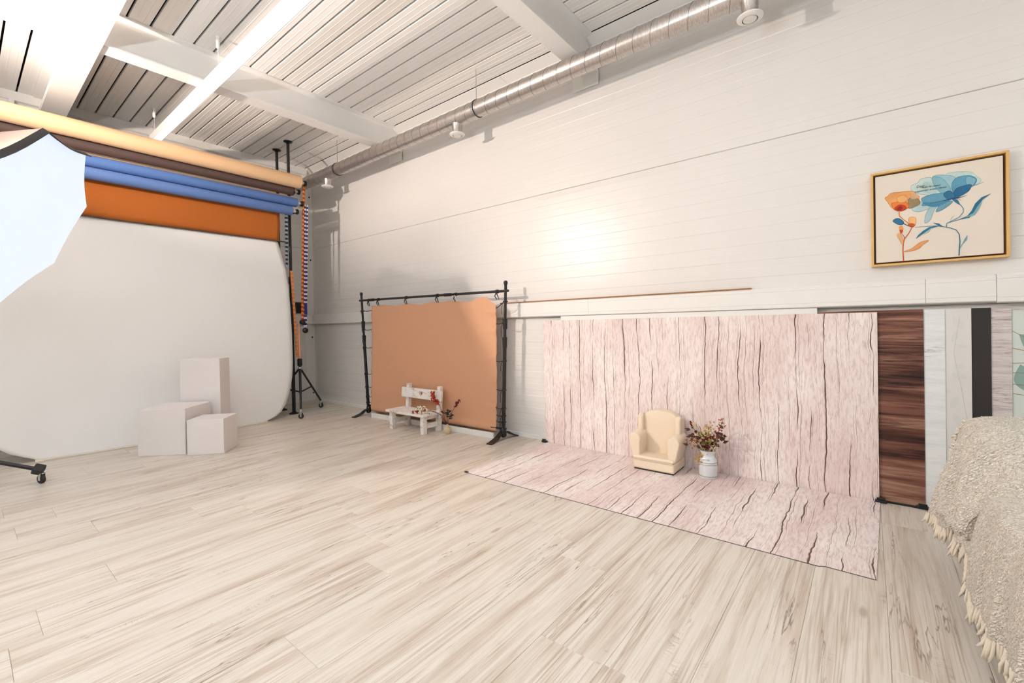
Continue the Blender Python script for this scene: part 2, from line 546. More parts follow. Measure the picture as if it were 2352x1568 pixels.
# cornice along the right wall and the back wall
t = struct(MB().prism([(XW - 0.105, ZC), (XW - 0.105, ZC - 0.006), (XW - 0.012, ZC - 0.05), (XW - 0.012, ZC - 0.10), (XW, ZC - 0.10), (XW, ZC)], 1, YF, YB).build('trim_1', 'trim'), 'folded white steel cornice above the silver duct')
t = struct(MB().prism([(YB - 0.03, ZC), (YB - 0.03, ZC - 0.09), (YB, ZC - 0.10), (YB, ZC)], 0, XL, XW - 0.08).build('trim_2', 'trim'), 'white cornice above the backdrop rolls')
# corner flashing with screws
cf = struct(MB().prism([(XW - 0.145, YB), (XW - 0.145, YB - 0.004), (XW - 0.14, YB - 0.006), (XW - 0.004, YB - 0.006), (XW - 0.004, YB - 0.05), (XW, YB - 0.05), (XW, YB)], 2, 0, ZC - 0.1).build('trim_3', 'trim'), 'upright white corner flashing with dark screws')
for z in (3.13, 2.165, 0.977, 0.12):
    MB().lathe((XW - 0.04, YB - 0.006, z), [(0.012, 0), (0.011, 0.004), (0.006, 0.007)], 10, (0, -1, 0)).build('screw', 'screw', cf)
struct(MB().prism([(XW - 0.012, 0), (XW - 0.012, 0.035), (XW - 0.006, 0.04), (XW, 0.04), (XW, 0)], 1, YF, YB - 0.05).build('baseboard_right', 'trim'))
struct(MB().prism([(YB - 0.012, 0), (YB - 0.012, 0.035), (YB - 0.006, 0.04), (YB, 0.04), (YB, 0)], 0, XL, XW - 0.145).build('baseboard_back', 'trim'))

# dado cable trunking
tx, tz0, tz1 = XW - 0.055, 1.177, 1.318
tk = thing('cable_trunking', 'long white cable trunking running along the ribbed right wall', 'trunking', (XW, 2.0, tz0))
def trunk_prof(front, back, z0, z1):
    return [(back, z0), (front + 0.006, z0), (front, z0 + 0.006), (front, z0 + 0.026), (front + 0.002, z0 + 0.028), (front, z0 + 0.030),
            (front, z1 - 0.030), (front + 0.002, z1 - 0.028), (front, z1 - 0.026), (front, z1 - 0.010), (front + 0.010, z1), (back, z1)]
ys = [YF + 0.01, -0.532, -0.256, 1.9, 4.2, YB - 0.06]
for a, b in zip(ys, ys[1:]):
    dz = 0.006 if b < -0.5 else 0.0
    MB().prism(trunk_prof(tx - dz, XW - 0.0005, tz0 - dz, tz1 + dz), 1, a, b - 0.0015).build('cover', 'trim', tk)
tk2 = thing('cable_trunking', 'short white cable trunking on the end wall behind the backdrop rolls', 'trunking', (1.0, YB, tz0))
MB().prism([(a - XW + YB, b) for a, b in trunk_prof(tx, XW - 0.006, tz0, tz1)], 0, XL + 0.02, XW - 0.15).build('cover', 'trim', tk2)
MB().prism([(a - XW + YB - 0.004, b) for a, b in trunk_prof(tx, XW - 0.006, tz0 - 0.003, tz1 + 0.003)], 0, XW - 0.152, XW - 0.058).build('corner_piece', 'trim', tk2)
tag(MB().box(3.448, 3.496, 0.633, 2.903, tz1, tz1 + 0.010).build('wooden_lath', 'brown_plank', None, (3.47, 1.7, tz1), bevel=0.0015), 'thin brown wooden lath lying on top of the wall trunking', 'lath')
# wall rail high at the far left
rl = thing('wall_rail', 'white steel rail with end bracket high on end wall above rolls', 'rail', (-0.3, YB, 3.4))
MB().box(-1.6, 0.40, YB - 0.045, YB - 0.030, 3.405, 3.45).build('rail_bar', 'trim', rl, bevel=0.002)
MB().box(0.385, 0.425, YB - 0.06, YB - 0.03, 3.385, 3.45).build('end_bracket', 'trim', rl, bevel=0.002)

# ------------------------------------------------------------------ steel beams
def ibeam_prof(c, zt, wd, h, tf=0.012, tw=0.012, f=0.012):
    a, z0 = wd / 2, zt - h
    return [(c - a, z0), (c + a, z0), (c + a, z0 + tf), (c + tw / 2 + f, z0 + tf), (c + tw / 2, z0 + tf + f), (c + tw / 2, zt - tf - f), (c + tw / 2 + f, zt - tf),
            (c + a, zt - tf), (c + a, zt), (c - a, zt), (c - a, zt - tf), (c - tw / 2 - f, zt - tf), (c - tw / 2, zt - tf - f), (c - tw / 2, z0 + tf + f), (c - tw / 2 - f, z0 + tf), (c - a, z0 + tf)]
BH = 0.285
for yc, lab in ((1.868, 'white steel ceiling beam nearer the camera, crossing above the silver duct'), (4.548, 'white steel ceiling beam farther back, crossing above the long light trunk'), (-0.81, 'white steel ceiling beam behind the camera')):
    if yc < 0:
        continue
    b = thing('ceiling_beam', lab, 'beam', (2.1, yc, ZC - BH), 'crosswise ceiling beams')
    MB().prism(ibeam_prof(yc, ZC - 0.0005, 0.155, BH), 0, XL + 0.01, XW - 0.016).build('girder', 'beam', b)
    MB().box(XW - 0.018, XW - 0.013, yc - 0.085, yc + 0.055, 3.155, 3.30).build('wall_plate', 'trim', b, bevel=0.001)
    MB().box(XW - 0.016, XW - 0.013, yc + 0.057, yc + 0.17, 3.155, 3.30).build('wall_plate', 'trim', b, bevel=0.001)
lb = thing('lengthwise_beam', 'wide white steel beam running lengthwise to the backdrop at far left', 'beam', (0.65, 3.0, 3.25))
MB().prism(ibeam_prof(0.65, ZC - 0.0005, 0.18, 0.2705), 1, 1.96, 4.46).build('girder', 'beam', lb)
MB().prism(ibeam_prof(0.65, ZC - 0.0005, 0.18, 0.2705), 1, 4.635, YB - 0.035).build('girder', 'beam', lb)
MB().box(0.56, 0.74, 1.96, YB - 0.035, ZC - 0.2995, ZC - 0.2855).build('flange_plate', 'beam', lb)

# light trunk hung under the beams
lt = thing('light_trunk', 'slim white light trunk hung lengthwise under the ceiling beam', 'ceiling light', (1.43, 4.0, 3.2))
MB().prism([(1.388, 3.2), (1.47, 3.2), (1.474, 3.206), (1.474, 3.262), (1.384, 3.262), (1.384, 3.206)], 1, -2.6, 6.15).build('body', 'white_plastic', lt)
M['trunk_led'] = emit('trunk_led', (255, 250, 244), TRUNK_E)
MB().box(1.394, 1.464, -2.55, 6.10, 3.1975, 3.2).build('diffuser_strip', 'trunk_led', lt)
MB().box(1.3835, 1.4745, 6.15, 6.156, 3.1985, 3.2625).build('end_cap', 'white_plastic', lt, bevel=0.001)
for y in (4.21, 6.10):
    MB().lathe((1.42, y, ZC - 0.10), [(0.006, 0), (0.013, 0.006), (0.014, 0.02), (0.014, 0.085), (0.018, 0.09), (0.018, 0.0995)], 14).build('ceiling_cup', 'white_plastic', lt, smooth=True)
    MB().tube([(1.42, y, 3.262), (1.42, y, ZC - 0.10)], 0.0016, 6).build('cable', 'white_plastic', lt)

# ------------------------------------------------------------------ spiral duct
DX, DZ, DR = 3.15, 3.165, 0.076
du = thing('ventilation_duct', 'silver spiral ventilation duct hung along the top of the wall', 'duct', (DX, 3.0, DZ))
MB().tube([(DX, y, DZ) for y in (-2.5, 6.30)], DR, 40).build('pipe', 'duct', du, smooth=True)
pts = []
n = 0
sm = MB()
y = -0.2
while y < 6.2:
    ring = []
    for k in range(33):
        tt = 2 * math.pi * k / 32
        ring.append((DX + (DR + 0.0006) * math.cos(tt), y + 0.13 * k / 32, DZ + (DR + 0.0006) * math.sin(tt)))
    sm.tube(ring, 0.0022, 5, False)
    y += 0.13
o = sm.build('spiral_seam', 'duct_seam', du, smooth=True)
MB().lathe((DX, 6.22, DZ), [(DR + 0.003, 0), (DR + 0.004, 0.01), (DR + 0.004, 0.2), (DR + 0.001, 0.21), (0.02, 0.215)], 40, (0, 1, 0)).build('end_sleeve', 'duct', du, smooth=True)
for y in (0.56, 3.16, 5.62):
    d = thing('air_valve', {0.56: 'round white air valve on the duct nearest the camera', 3.16: 'middle round white air valve under the silver duct', 5.62: 'round white air valve under the duct beside the backdrop rolls'}[y], 'air valve', (DX, y, 2.99), 'air valves under the duct')
    MB().lathe((DX, y, 3.0), [(0.048, 0), (0.048, 0.06), (0.050, 0.065), (0.050, 0.09), (0.056, 0.10)], 28).build('stub_pipe', 'duct', d, smooth=True)
    MB().lathe((DX, y, 2.985), [(0.045, 0.0), (0.058, 0.0), (0.075, 0.010), (0.076, 0.016), (0.05, 0.022)], 32, (0, 0, 1), False).build('collar', 'white_plastic', d, smooth=True)
    MB().lathe((DX, y, 2.982), [(0.0, 0.0), (0.038, 0.001), (0.041, 0.005), (0.040, 0.014)], 32).build('disc', 'white_plastic', d, smooth=True)
    MB().lathe((DX, y, 2.9868), [(0.0, 0.0), (0.0455, 0.0)], 24).build('slot', 'dark_void', d)
for y in (2.895, 5.36):
    h = thing('duct_hanger', {2.895: 'thin steel hanger rod and clamp holding the duct mid-wall', 5.36: 'thin steel hanger rod and clamp on the duct near the corner'}[y], 'hanger', (DX, y, DZ), 'duct hangers')
    MB().lathe((DX, y - 0.012, DZ), [(DR + 0.001, 0), (DR + 0.005, 0), (DR + 0.005, 0.024), (DR + 0.001, 0.024)], 36, (0, 1, 0)).build('clamp_band', 'steel', h, smooth=True)
    MB().lathe((DX, y - 0.017, DZ), [(DR + 0.001, 0), (DR + 0.006, 0), (DR + 0.006, 0.005), (DR + 0.001, 0.005)], 36, (0, 1, 0)).build('rubber_lining', 'rubber', h, smooth=True)
    MB().tube([(DX, y, DZ + DR + 0.004), (DX, y, ZC)], 0.0035, 8).build('rod', 'steel', h)
    MB().lathe((DX, y, DZ + DR + 0.005), [(0.008, 0), (0.008, 0.02), (0.004, 0.022)], 8).build('nut', 'steel', h)
    MB().tube([(DX - DR - 0.003, y + 0.01, DZ - 0.01), (DX - DR - 0.018, y + 0.01, DZ - 0.012)], 0.006, 8).build('clamp_bolt', 'steel', h)

# ------------------------------------------------------------------ flash lamps, softbox
def caster(p, d, parent):
    """swivel caster at floor point p facing direction d"""
    p, d = Vector(p), Vector(d).normalized()
    sdv = Vector((-d.y, d.x, 0))
    c = p + Vector((0, 0, 0.032))
    cs = MB().lathe(c - sdv * 0.011, [(0.012, 0), (0.030, 0.0), (0.032, 0.003), (0.032, 0.019), (0.030, 0.022), (0.012, 0.022)], 20, sdv).build('wheel', 'rubber', parent, smooth=True)
    m = MB()
    for s in (-1, 1):
        m.obox(c + sdv * s * 0.015 + Vector((0, 0, 0.018)) + d * 0.004, d * 0.012, sdv * 0.0015, Vector((0, 0, 0.026)))
    m.obox(c + Vector((0, 0, 0.044)) + d * 0.006, d * 0.016, sdv * 0.0165, Vector((0, 0, 0.002)))
    m.tube([c + Vector((0, 0, 0.045)) + d * 0.006, c + Vector((0, 0, 0.075)) + d * 0.006], 0.006, 8)
    m.tube([c - sdv * 0.018, c + sdv * 0.018], 0.004, 8)
    m.build('caster_fork', 'steel', parent)

KEY = Vector((-0.80, 4.30, 2.67))
kl = thing('flash_head', 'bare-bulb flash head on a stand beyond the left picture edge', 'studio lamp', (KEY.x, KEY.y, 0))
MB().ball(KEY, 0.010, 14, 10).build('bulb', 'bulb', kl, smooth=True)
MB().lathe(KEY, [(0.006, -0.012), (0.006, -0.056), (0.040, -0.060), (0.055, -0.075), (0.055, -0.34), (0.045, -0.36)], 20, Vector((1.0, -0.25, 0.42))).build('housing', 'black', kl, smooth=True)
MB().tube([(KEY.x - 0.2, KEY.y + 0.03, 0.02), (KEY.x - 0.2, KEY.y + 0.03, KEY.z - 0.11)], [0.016, 0.010], 12).build('column', 'black', kl)
MB().box(KEY.x + 0.249, KEY.x + 0.253, KEY.y - 0.05, KEY.y + 0.52, KEY.z - 0.66, KEY.z - 0.0355).build('barn_door', 'black', kl)  # unseen flag, shaped to keep the key off the white backdrop
MB().tube([(KEY.x + 0.247, KEY.y + 0.05, KEY.z - 0.2), (KEY.x - 0.2, KEY.y + 0.03, KEY.z - 0.16)], 0.006, 8).build('barn_door_arm', 'black', kl)
AXK = Vector((1.0, -0.25, 0.42)).normalized()
MB().lathe(KEY, [(0.030, -0.055), (0.060, -0.030), (0.088, 0.0), (0.106, 0.030), (0.120, 0.060)], 40, AXK, False).build('reflector', 'white_plastic', kl, smooth=True, solid=0.003, offset=1.0)
for a in (80, 200, 320):
    dx, dy = math.cos(R(a)), math.sin(R(a))
    MB().tube([(KEY.x - 0.2, KEY.y + 0.03, 0.45), (KEY.x - 0.2 + 0.45 * dx, KEY.y + 0.03 + 0.45 * dy, 0.012)], 0.011, 10).build('leg', 'black', kl)
ld = bpy.data.lights.new('flash_light', 'POINT')
ld.energy = KEY_W
ld.color = (1.0, 0.86, 0.76)
ld.shadow_soft_size = 0.04
lo = bpy.data.objects.new('flash_light', ld)
COL.objects.link(lo)
lo.parent = kl
lo.location = (0, 0, KEY.z)

SPOT = Vector((-0.75, -1.45, 3.0))
sl = thing('flash_head', 'flash head on a stand behind the camera', 'studio lamp', (SPOT.x, SPOT.y, 0))
MB().ball(SPOT, 0.010, 14, 10).build('bulb', 'bulb', sl, smooth=True)
MB().lathe((SPOT.x, SPOT.y, SPOT.z - 0.30), [(0.03, 0), (0.045, 0.02), (0.045, 0.23), (0.03, 0.225), (0.008, 0.24), (0.008, 0.29)], 20).build('housing', 'black', sl, smooth=True)
MB().tube([(SPOT.x, SPOT.y, 0.02), (SPOT.x, SPOT.y, SPOT.z - 0.30)], [0.016, 0.010], 12).build('column', 'black', sl)
for a in (80, 200, 320):
    dx, dy = math.cos(R(a)), math.sin(R(a))
    MB().tube([(SPOT.x, SPOT.y, 0.45), (SPOT.x + 0.45 * dx, SPOT.y + 0.45 * dy, 0.012)], 0.011, 10).build('leg', 'black', sl)
ld = bpy.data.lights.new('flash_light', 'POINT')
ld.energy = SPOT_W
ld.color = (0.95, 1.0, 0.98)
ld.shadow_soft_size = 0.06
lo = bpy.data.objects.new('flash_light', ld)
COL.objects.link(lo)
lo.parent = sl
lo.location = (0, 0, SPOT.z)

BN = Vector((-1.0, 1.5, 2.0))  # bounce fill added to brighten the ceiling, lamp itself unseen
bl = thing('flash_head', 'flash head on a stand left of the camera aimed at the ceiling', 'studio lamp', (BN.x, BN.y, 0))
MB().ball(BN, 0.010, 14, 10).build('bulb', 'bulb', bl, smooth=True)
MB().lathe(BN, [(0.030, -0.055), (0.060, -0.030), (0.088, 0.0), (0.106, 0.030), (0.120, 0.050)], 40, (0, 0, 1), False).build('reflector', 'white_plastic', bl, smooth=True, solid=0.003, offset=1.0)
MB().lathe(BN, [(0.006, -0.012), (0.006, -0.056), (0.040, -0.060), (0.055, -0.075), (0.055, -0.34), (0.045, -0.36)], 20).build('housing', 'black', bl, smooth=True)
MB().tube([(BN.x, BN.y, 0.02), (BN.x, BN.y, BN.z - 0.35)], [0.016, 0.010], 12).build('column', 'black', bl)
for a in (80, 200, 320):
    dx, dy = math.cos(R(a)), math.sin(R(a))
    MB().tube([(BN.x, BN.y, 0.45), (BN.x + 0.45 * dx, BN.y + 0.45 * dy, 0.012)], 0.011, 10).build('leg', 'black', bl)
ld = bpy.data.lights.new('flash_light', 'POINT')
ld.energy = BOUNCE_FILL_W
ld.color = (0.90, 0.95, 1.0)
ld.shadow_soft_size = 0.05
lo = bpy.data.objects.new('flash_light', ld)
COL.objects.link(lo)
lo.parent = bl
lo.location = (0, 0, BN.z)

# unseen ceiling panels added as soft fill for the room
for i, (px, py) in enumerate(((-2.2, -2.2), (0.6, -2.4), (-2.2, 0.4), (2.4, -2.6), (-1.05, 2.9), (-1.15, 4.9))):
    p = thing('led_panel', 'rectangular ceiling LED panel out of view, %s of six' % ('first', 'second', 'third', 'fourth', 'fifth', 'sixth')[i], 'ceiling light', (px, py, ZC - 0.05), 'ceiling LED panels')
    MB().box(px - 0.62, px + 0.62, py - 0.32, py + 0.32, ZC - 0.048, ZC - 0.001).build('panel_frame', 'white_plastic', p)
    MB().box(px - 0.60, px + 0.60, py - 0.30, py + 0.30, ZC - 0.052, ZC - 0.048).build('panel_diffuser', 'led', p)

# octagonal softbox
SC = Vector((0.2985, 4.434, 1.8508))
az_, el_, ro_, SR = -3.64255, 0.45162, 1.11443, 0.667
nn = Vector((math.cos(el_) * math.cos(az_), math.cos(el_) * math.sin(az_), math.sin(el_)))
sa = Vector((0, 0, 1)).cross(nn).normalized()
sb = nn.cross(sa)
nf = -nn      # direction the softbox faces
def soct(r, k, dep, frac=0.0):
    t = ro_ + (k + frac) * math.pi / 4
    c = math.cos(math.pi / 8) / math.cos((frac - 0.5) * math.pi / 4) if frac else 1.0
    return SC + r * c * (math.cos(t) * sa + math.sin(t) * sb) + nf * dep
sx = thing('octagonal_softbox', 'large octagonal softbox with bluish white face and black rim', 'softbox', (-0.30, 5.02, 0))
def scall(k, j, nseg, amt):
    f = j / nseg
    return 1 - amt * math.sin(math.pi * f)
rim = []
NS = 6
for k in range(8):
    for j in range(NS):
        rim.append((k, j))
m = MB()
vs = [soct(SR * scall(k, j, NS, 0.035), k, -0.012, j / NS) for k, j in rim]
vs2 = [SC + (v - SC - nf * -0.012) * 0.5 + nf * 0.004 for v in vs]
nR = len(vs)
m.add(vs + vs2 + [SC + nf * 0.012], [(i, (i + 1) % nR, nR + (i + 1) % nR, nR + i) for i in range(nR)] + [(nR + i, nR + (i + 1) % nR, 2 * nR) for i in range(nR)])
m.build('diffuser', 'diffuser', sx, smooth='all')
m = MB()
a_ = [soct((SR + 0.002) * scall(k, j, NS, 0.035), k, -0.016, j / NS) for k, j in rim]
b_ = [soct((SR - 0.004) * scall(k, j, NS, 0.045), k, 0.026, j / NS) for k, j in rim]
li = [(7 * NS + i) % nR for i in range(2 * NS + 1)]
m.add([a_[i] for i in li] + [b_[i] for i in li], [(i, i + 1, len(li) + i + 1, len(li) + i) for i in range(len(li) - 1)])
m.build('rim_lip', 'black_matte', sx, solid=0.004)
m = MB()
c_ = [soct((SR * 0.72) * scall(k, j, NS, 0.05), k, -0.27, j / NS) for k, j in rim]
d_ = [soct(0.10, k, -0.50, j / NS) for k, j in rim]
m.add(a_ + c_ + d_, [(i, (i + 1) % nR, nR + (i + 1) % nR, nR + i) for i in range(nR)] + [(nR + i, nR + (i + 1) % nR, 2 * nR + (i + 1) % nR, 2 * nR + i) for i in range(nR)])
m.build('shell', 'rim_shell', sx, solid=0.003)
tip = SC - nf * 0.50
MB().lathe(tip, [(0.11, 0.0), (0.11, 0.03), (0.06, 0.035), (0.06, 0.33), (0.04, 0.35)], 24, -nf).build('flash_body', 'black', sx, smooth=True)
stx, sty = -0.30, 5.02
hd = tip - nf * 0.18
MB().tube([(stx, sty, 0.10), (stx, sty, 1.95), hd + Vector((0, 0, -0.075))], [0.02, 0.016, 0.014], 12).build('column', 'black', sx)
for px, py in ((0.375, 4.790), (-0.85, 4.55), (-0.25, 5.72)):
    e = Vector((px, py, 0.105))
    top = Vector((stx, sty, 0.42))
    dd = (e - top)
    lg = MB().tube([top, e], 0.0145, 12).build('leg', 'black', sx)
    MB().obox(e, dd.normalized() * 0.03, dd.normalized().orthogonal() * 0.021, dd.normalized().cross(dd.normalized().orthogonal()) * 0.021).build('leg_sleeve', 'rubber', sx, bevel=0.006)
    caster((px + 0.012 * (1 if px > 0 else -1), py, 0), (0.4, -0.9, 0), sx)

# ------------------------------------------------------------------ backdrop rolls
X0 = -1.6
def roll(name, lab, mat, x1, y, z, r, core=0.03):
    t = thing(name, lab, 'backdrop roll', ((X0 + x1) / 2, y, z), 'backdrop rolls')
    MB().lathe((X0, y, z), [(core, 0), (r - 0.004, 0), (r, 0.004), (r, x1 - X0 - 0.004), (r - 0.004, x1 - X0), (core, x1 - X0)], 36, (1, 0, 0)).build('paper', mat, t, smooth=True)
    MB().tube([(X0 - 0.08, y, z), (x1 + 0.055, y, z)], core * 0.55, 16).build('core_tube', 'white_plastic', t, smooth=True)
    MB().lathe((x1 + 0.05, y, z), [(0.012, 0), (0.03, 0.004), (0.034, 0.012), (0.034, 0.028), (0.026, 0.036), (0.01, 0.038)], 10, (1, 0, 0)).build('end_knob', 'black', t, smooth=True)
    return t
roll('tan_roll', 'thick tan paper roll, topmost of the stacked backdrop rolls', 'roll_tan', 2.795, 5.655, 2.977, 0.082)
roll('brown_roll', 'dark brown paper roll just under the tan roll', 'roll_brown', 2.78, 5.80, 2.892, 0.060)
roll('blue_roll', 'upper of the two blue paper rolls', 'roll_blue', 2.775, 5.71, 2.722, 0.056)
roll('blue_roll', 'lower blue paper roll just above the orange cloth', 'roll_blue2', 2.705, 5.70, 2.604, 0.057)
tag(MB().tube([(X0, 5.815, 2.797), (2.74, 5.815, 2.797)], 0.022, 16).build('card_tube', 'card', None, (0.5, 5.815, 2.797), smooth=True), 'thin tan cardboard tube behind the dark brown roll', 'tube')
oc = thing('orange_backdrop', 'strip of orange backdrop cloth hanging below the blue rolls', 'backdrop', (0.5, 5.735, 2.2))
def oc_f(u, v):
    x = X0 + u * (2.60 - X0)
    z = 2.66 - v * 0.44
    edge = -0.006 * math.sin(v * 9) * (1 if u > 0.98 else 0)
    return Vector((x + edge - 0.012 * v * (u > 0.99), 5.79 + 0.006 * math.sin(u * 23 + v * 2) * v, z))
MB().grid(oc_f, 80, 8).build('cloth', 'orange_cloth', oc, smooth='all', solid=0.0015)
MB().tube([(X0, 5.79, 2.216), (2.607, 5.79, 2.216)], 0.009, 10).build('hem_bar', 'hembar', oc)
MB().tube([(2.607, 5.79, 2.216), (2.72, 5.79, 2.212)], 0.006, 8).build('bar_end', 'black', oc)

# floor-to-ceiling poles
for px, py, lab in ((2.765, 5.885, 'black floor-to-ceiling pole right behind the backdrop roll ends'), (2.793, 6.271, 'rear black floor-to-ceiling pole behind the backdrop rolls')):
    p = thing('telescopic_pole', lab, 'pole', (px, py, 0), 'telescopic poles')
    MB().tube([(px, py, 0.02), (px, py, 1.75)], 0.022, 16).build('lower_tube', 'black', p, smooth=True)
    MB().tube([(px, py, 1.72), (px, py, ZC - 0.02)], 0.018, 16).build('upper_tube', 'black', p, smooth=True)
    MB().lathe((px, py, 1.69), [(0.024, 0), (0.030, 0.01), (0.030, 0.09), (0.022, 0.10)], 16).build('lock_collar', 'black', p, smooth=True)
    MB().lathe((px, py, ZC - 0.03), [(0.018, 0), (0.030, 0.012), (0.052, 0.020), (0.054, 0.0295)], 20).build('ceiling_foot', 'black', p, smooth=True)
    MB().lathe((px, py, 0.0), [(0.06, 0), (0.06, 0.008), (0.03, 0.02), (0.02, 0.03)], 20).build('floor_foot', 'black', p, smooth=True)
    for z in (2.985, 2.855, 2.722, 2.604):
        if py < 6:
            MB().obox((px, py - 0.09, z - 0.0), (0.006, 0, 0), (0, 0.075, 0), (0, 0, 0.016)).build('roll_hook', 'black', p, bevel=0.003)
    if py < 6:
        for k in range(7):
            MB().box(px - 0.005, px + 0.005, py - 0.0232, py - 0.0222, 1.44 + k * 0.021, 1.453 + k * 0.021).build('white_mark', 'white_plastic', p)

# bead chains
def chain(lab, strands, ma, mb, weight=None, wm='black', group='bead chains'):
    base = strands[0][0]
    t = thing('bead_chain', lab, 'chain', base, group)
    A, B = MB(), MB()
    for a, b in strands:
        a, b = Vector(a), Vector(b)
        L = (b - a).length
        nn_ = int(L / 0.026)
        d = (b - a) / nn_
        for i in range(nn_):
            c = a + d * (i + 0.5)
            (A if i % 2 else B).obox(c, (0.0085, 0, 0), (0, 0.0075, 0), d * 0.47)
    for mm, mt in ((A, ma), (B, mb)):
        o = mm.build('links', mt, t)
        o['kind'] = 'stuff'
    if weight:
        MB().ball(weight, 0.036, 14, 10).build('weight', wm, t, smooth=True)
    return t
chain('orange bead chain loop hanging from the tan roll', [((2.868, 5.70, 2.97), (2.835, 5.76, 1.22)), ((2.884, 5.72, 2.97), (2.852, 5.77, 1.22))], 'ch_orange', 'ch_orange_d', (2.845, 5.765, 1.195))
chain('navy and lilac bead chain loop with black ball, longest of the chains', [((2.885, 5.71, 2.72), (2.868, 5.76, 1.13)), ((2.915, 5.71, 2.72), (2.888, 5.76, 1.13))], 'ch_navy', 'ch_lilac', (2.878, 5.76, 1.085))
chain('grey and black bead chain beside the orange cloth edge', [((2.652, 5.75, 2.58), (2.66, 5.775, 1.9)), ((2.670, 5.75, 2.58), (2.672, 5.78, 1.9))], 'ch_grey', 'black')
chain('lower orange bead chain beside the white pop-up backdrop', [((2.735, 5.82, 1.86), (2.78, 5.80, 0.74)), ((2.75, 5.82, 1.86), (2.79, 5.80, 0.74))], 'ch_orange', 'salmon')
MBd = thing('chain_tensioner', 'black clamp with rounded cap holding the chains on the pole', 'clamp', (2.85, 5.86, 1.3))
MB().box(2.80, 2.93, 5.845, 5.90, 1.31, 1.46).build('body', 'black', MBd, bevel=0.02, seg=3)
MB().box(2.775, 2.815, 5.85, 5.92, 1.36, 1.42).build('jaw', 'black', MBd, bevel=0.005)
MB().tube([(2.82, 5.865, 1.33), (2.76, 5.845, 1.26)], 0.008, 8).build('lever', 'black', MBd)
MB().box(2.862, 2.902, 5.742, 5.75, 1.29, 1.44).build('strap', 'ch_navy', MBd, bevel=0.003)

# caster tripod under the pole
tr = thing('caster_tripod', 'black tripod base on casters in the corner behind the white backdrop', 'tripod', (2.82, 5.84, 0))
tc = Vector((2.822, 5.815, 0))
MB().tube([tc + Vector((0, 0, 0.26)), tc + Vector((0, 0, 0.72))], 0.017, 12).build('column', 'black', tr, smooth=True)
MB().tube([tc + Vector((0, 0, 0.72)), tc + Vector((0, 0, 1.20))], 0.012, 12).build('riser', 'salmon', tr, smooth=True)
MB().lathe(tc + Vector((0, 0, 0.62)), [(0.02, 0), (0.03, 0.01), (0.03, 0.09), (0.02, 0.10)], 14).build('collar', 'black', tr, smooth=True)
MB().lathe(tc + Vector((0, 0, 0.575)), [(0.022, 0), (0.024, 0.004), (0.024, 0.03), (0.022, 0.034)], 14).build('metal_ring', 'steel', tr, smooth=True)
for px, py in ((2.655, 5.47), (3.20, 6.01), (2.62, 6.22)):
    e = Vector((px, py, 0.10))
    tp = tc + Vector((0, 0, 0.60))
    MB().tube([tp, e], 0.013, 10).build('leg', 'black', tr)
    mid = tp.lerp(e, 0.55)
    MB().tube([mid, tc + Vector((0, 0, 0.28))], 0.010, 8).build('brace', 'black', tr)
    MB().tube([e + Vector((0, 0, 0.02)), e + Vector((0, 0, -0.02))], 0.014, 10).build('leg_tip', 'steel', tr)
    caster((px, py, 0), (0.5, -0.8, 0), tr)

# ------------------------------------------------------------------ white pop-up backdrop with black rim
pb = thing('popup_backdrop', 'large white pop-up backdrop with black rim standing on the floor', 'backdrop', (1.2, 5.65, 0))
def edge_x(z):        # right edge of the panel at height z
    tab = [(0.0, 2.30), (0.05, 2.44), (0.10, 2.505), (0.19, 2.565), (0.32, 2.615), (0.50, 2.65), (0.70, 2.668), (1.05, 2.680), (1.41, 2.680), (1.65, 2.672), (1.86, 2.652), (2.05, 2.615), (2.21, 2.575), (2.34, 2.48), (2.40, 2.3)]
    for (a, xa), (b, xb) in zip(tab, tab[1:]):
        if a <= z <= b:
            return xa + (xb - xa) * (z - a) / (b - a)
    return tab[-1][1]
XLc = 0.27            # left extreme of the panel
def edge_l(z):
    tab = [(0.0, 0.46), (0.05, 0.36), (0.10, 0.27), (0.19, 0.17), (0.32, 0.10), (0.50, 0.05), (0.90, 0.02), (1.5, 0.02), (1.9, 0.06), (2.2, 0.15), (2.40, 0.45)]
    for (a, xa), (b, xb) in zip(tab, tab[1:]):
        if a <= z <= b:
            return xa + (xb - xa) * (z - a) / (b - a)
    return tab[-1][1]
def pan_y(x, z):
    lean = 5.62 + 0.086 * z
    belly = -0.10 * math.sin(math.pi * min(1, max(0, (x - 0.4) / 2.0))) * max(0, 1 - z / 0.5)
    wr_ = 0.006 * math.sin(14 * x + 9 * z) * max(0, 1 - z / 0.4) * (0.3 + max(0, x - 1.9))
    return lean + belly + wr_ + 0.03 * max(0, 1 - z / 0.6)
zs = [0.004, 0.02, 0.05, 0.075, 0.10, 0.14, 0.19, 0.25, 0.32, 0.41, 0.50, 0.60, 0.70, 0.85, 1.05, 1.25, 1.41, 1.55, 1.65, 1.76, 1.86, 1.96, 2.05, 2.13, 2.21, 2.28, 2.34, 2.40]
def pan_f(u, v):
    z = zs[round(v * (len(zs) - 1))]
    a, b = edge_l(z), edge_x(z)
    x = a + u * (b - a)
    return Vector((x, pan_y(x, z), z))
MB().grid(pan_f, 48, len(zs) - 1).build('white_cloth', 'backdrop', pb, smooth='all', solid=0.002)
rimpts = [Vector((edge_l(z) - 0.003, pan_y(edge_l(z), z) + 0.012, z + 0.004)) for z in zs][::-1] + [Vector((edge_l(0) + (edge_x(0) - edge_l(0)) * i / 10, pan_y(edge_l(0) + (edge_x(0) - edge_l(0)) * i / 10, 0) + 0.014, 0.006)) for i in range(1, 10)] + [Vector((edge_x(z) + 0.003, pan_y(edge_x(z), z) + 0.012, z + 0.004)) for z in zs]
m = MB()
vs = []
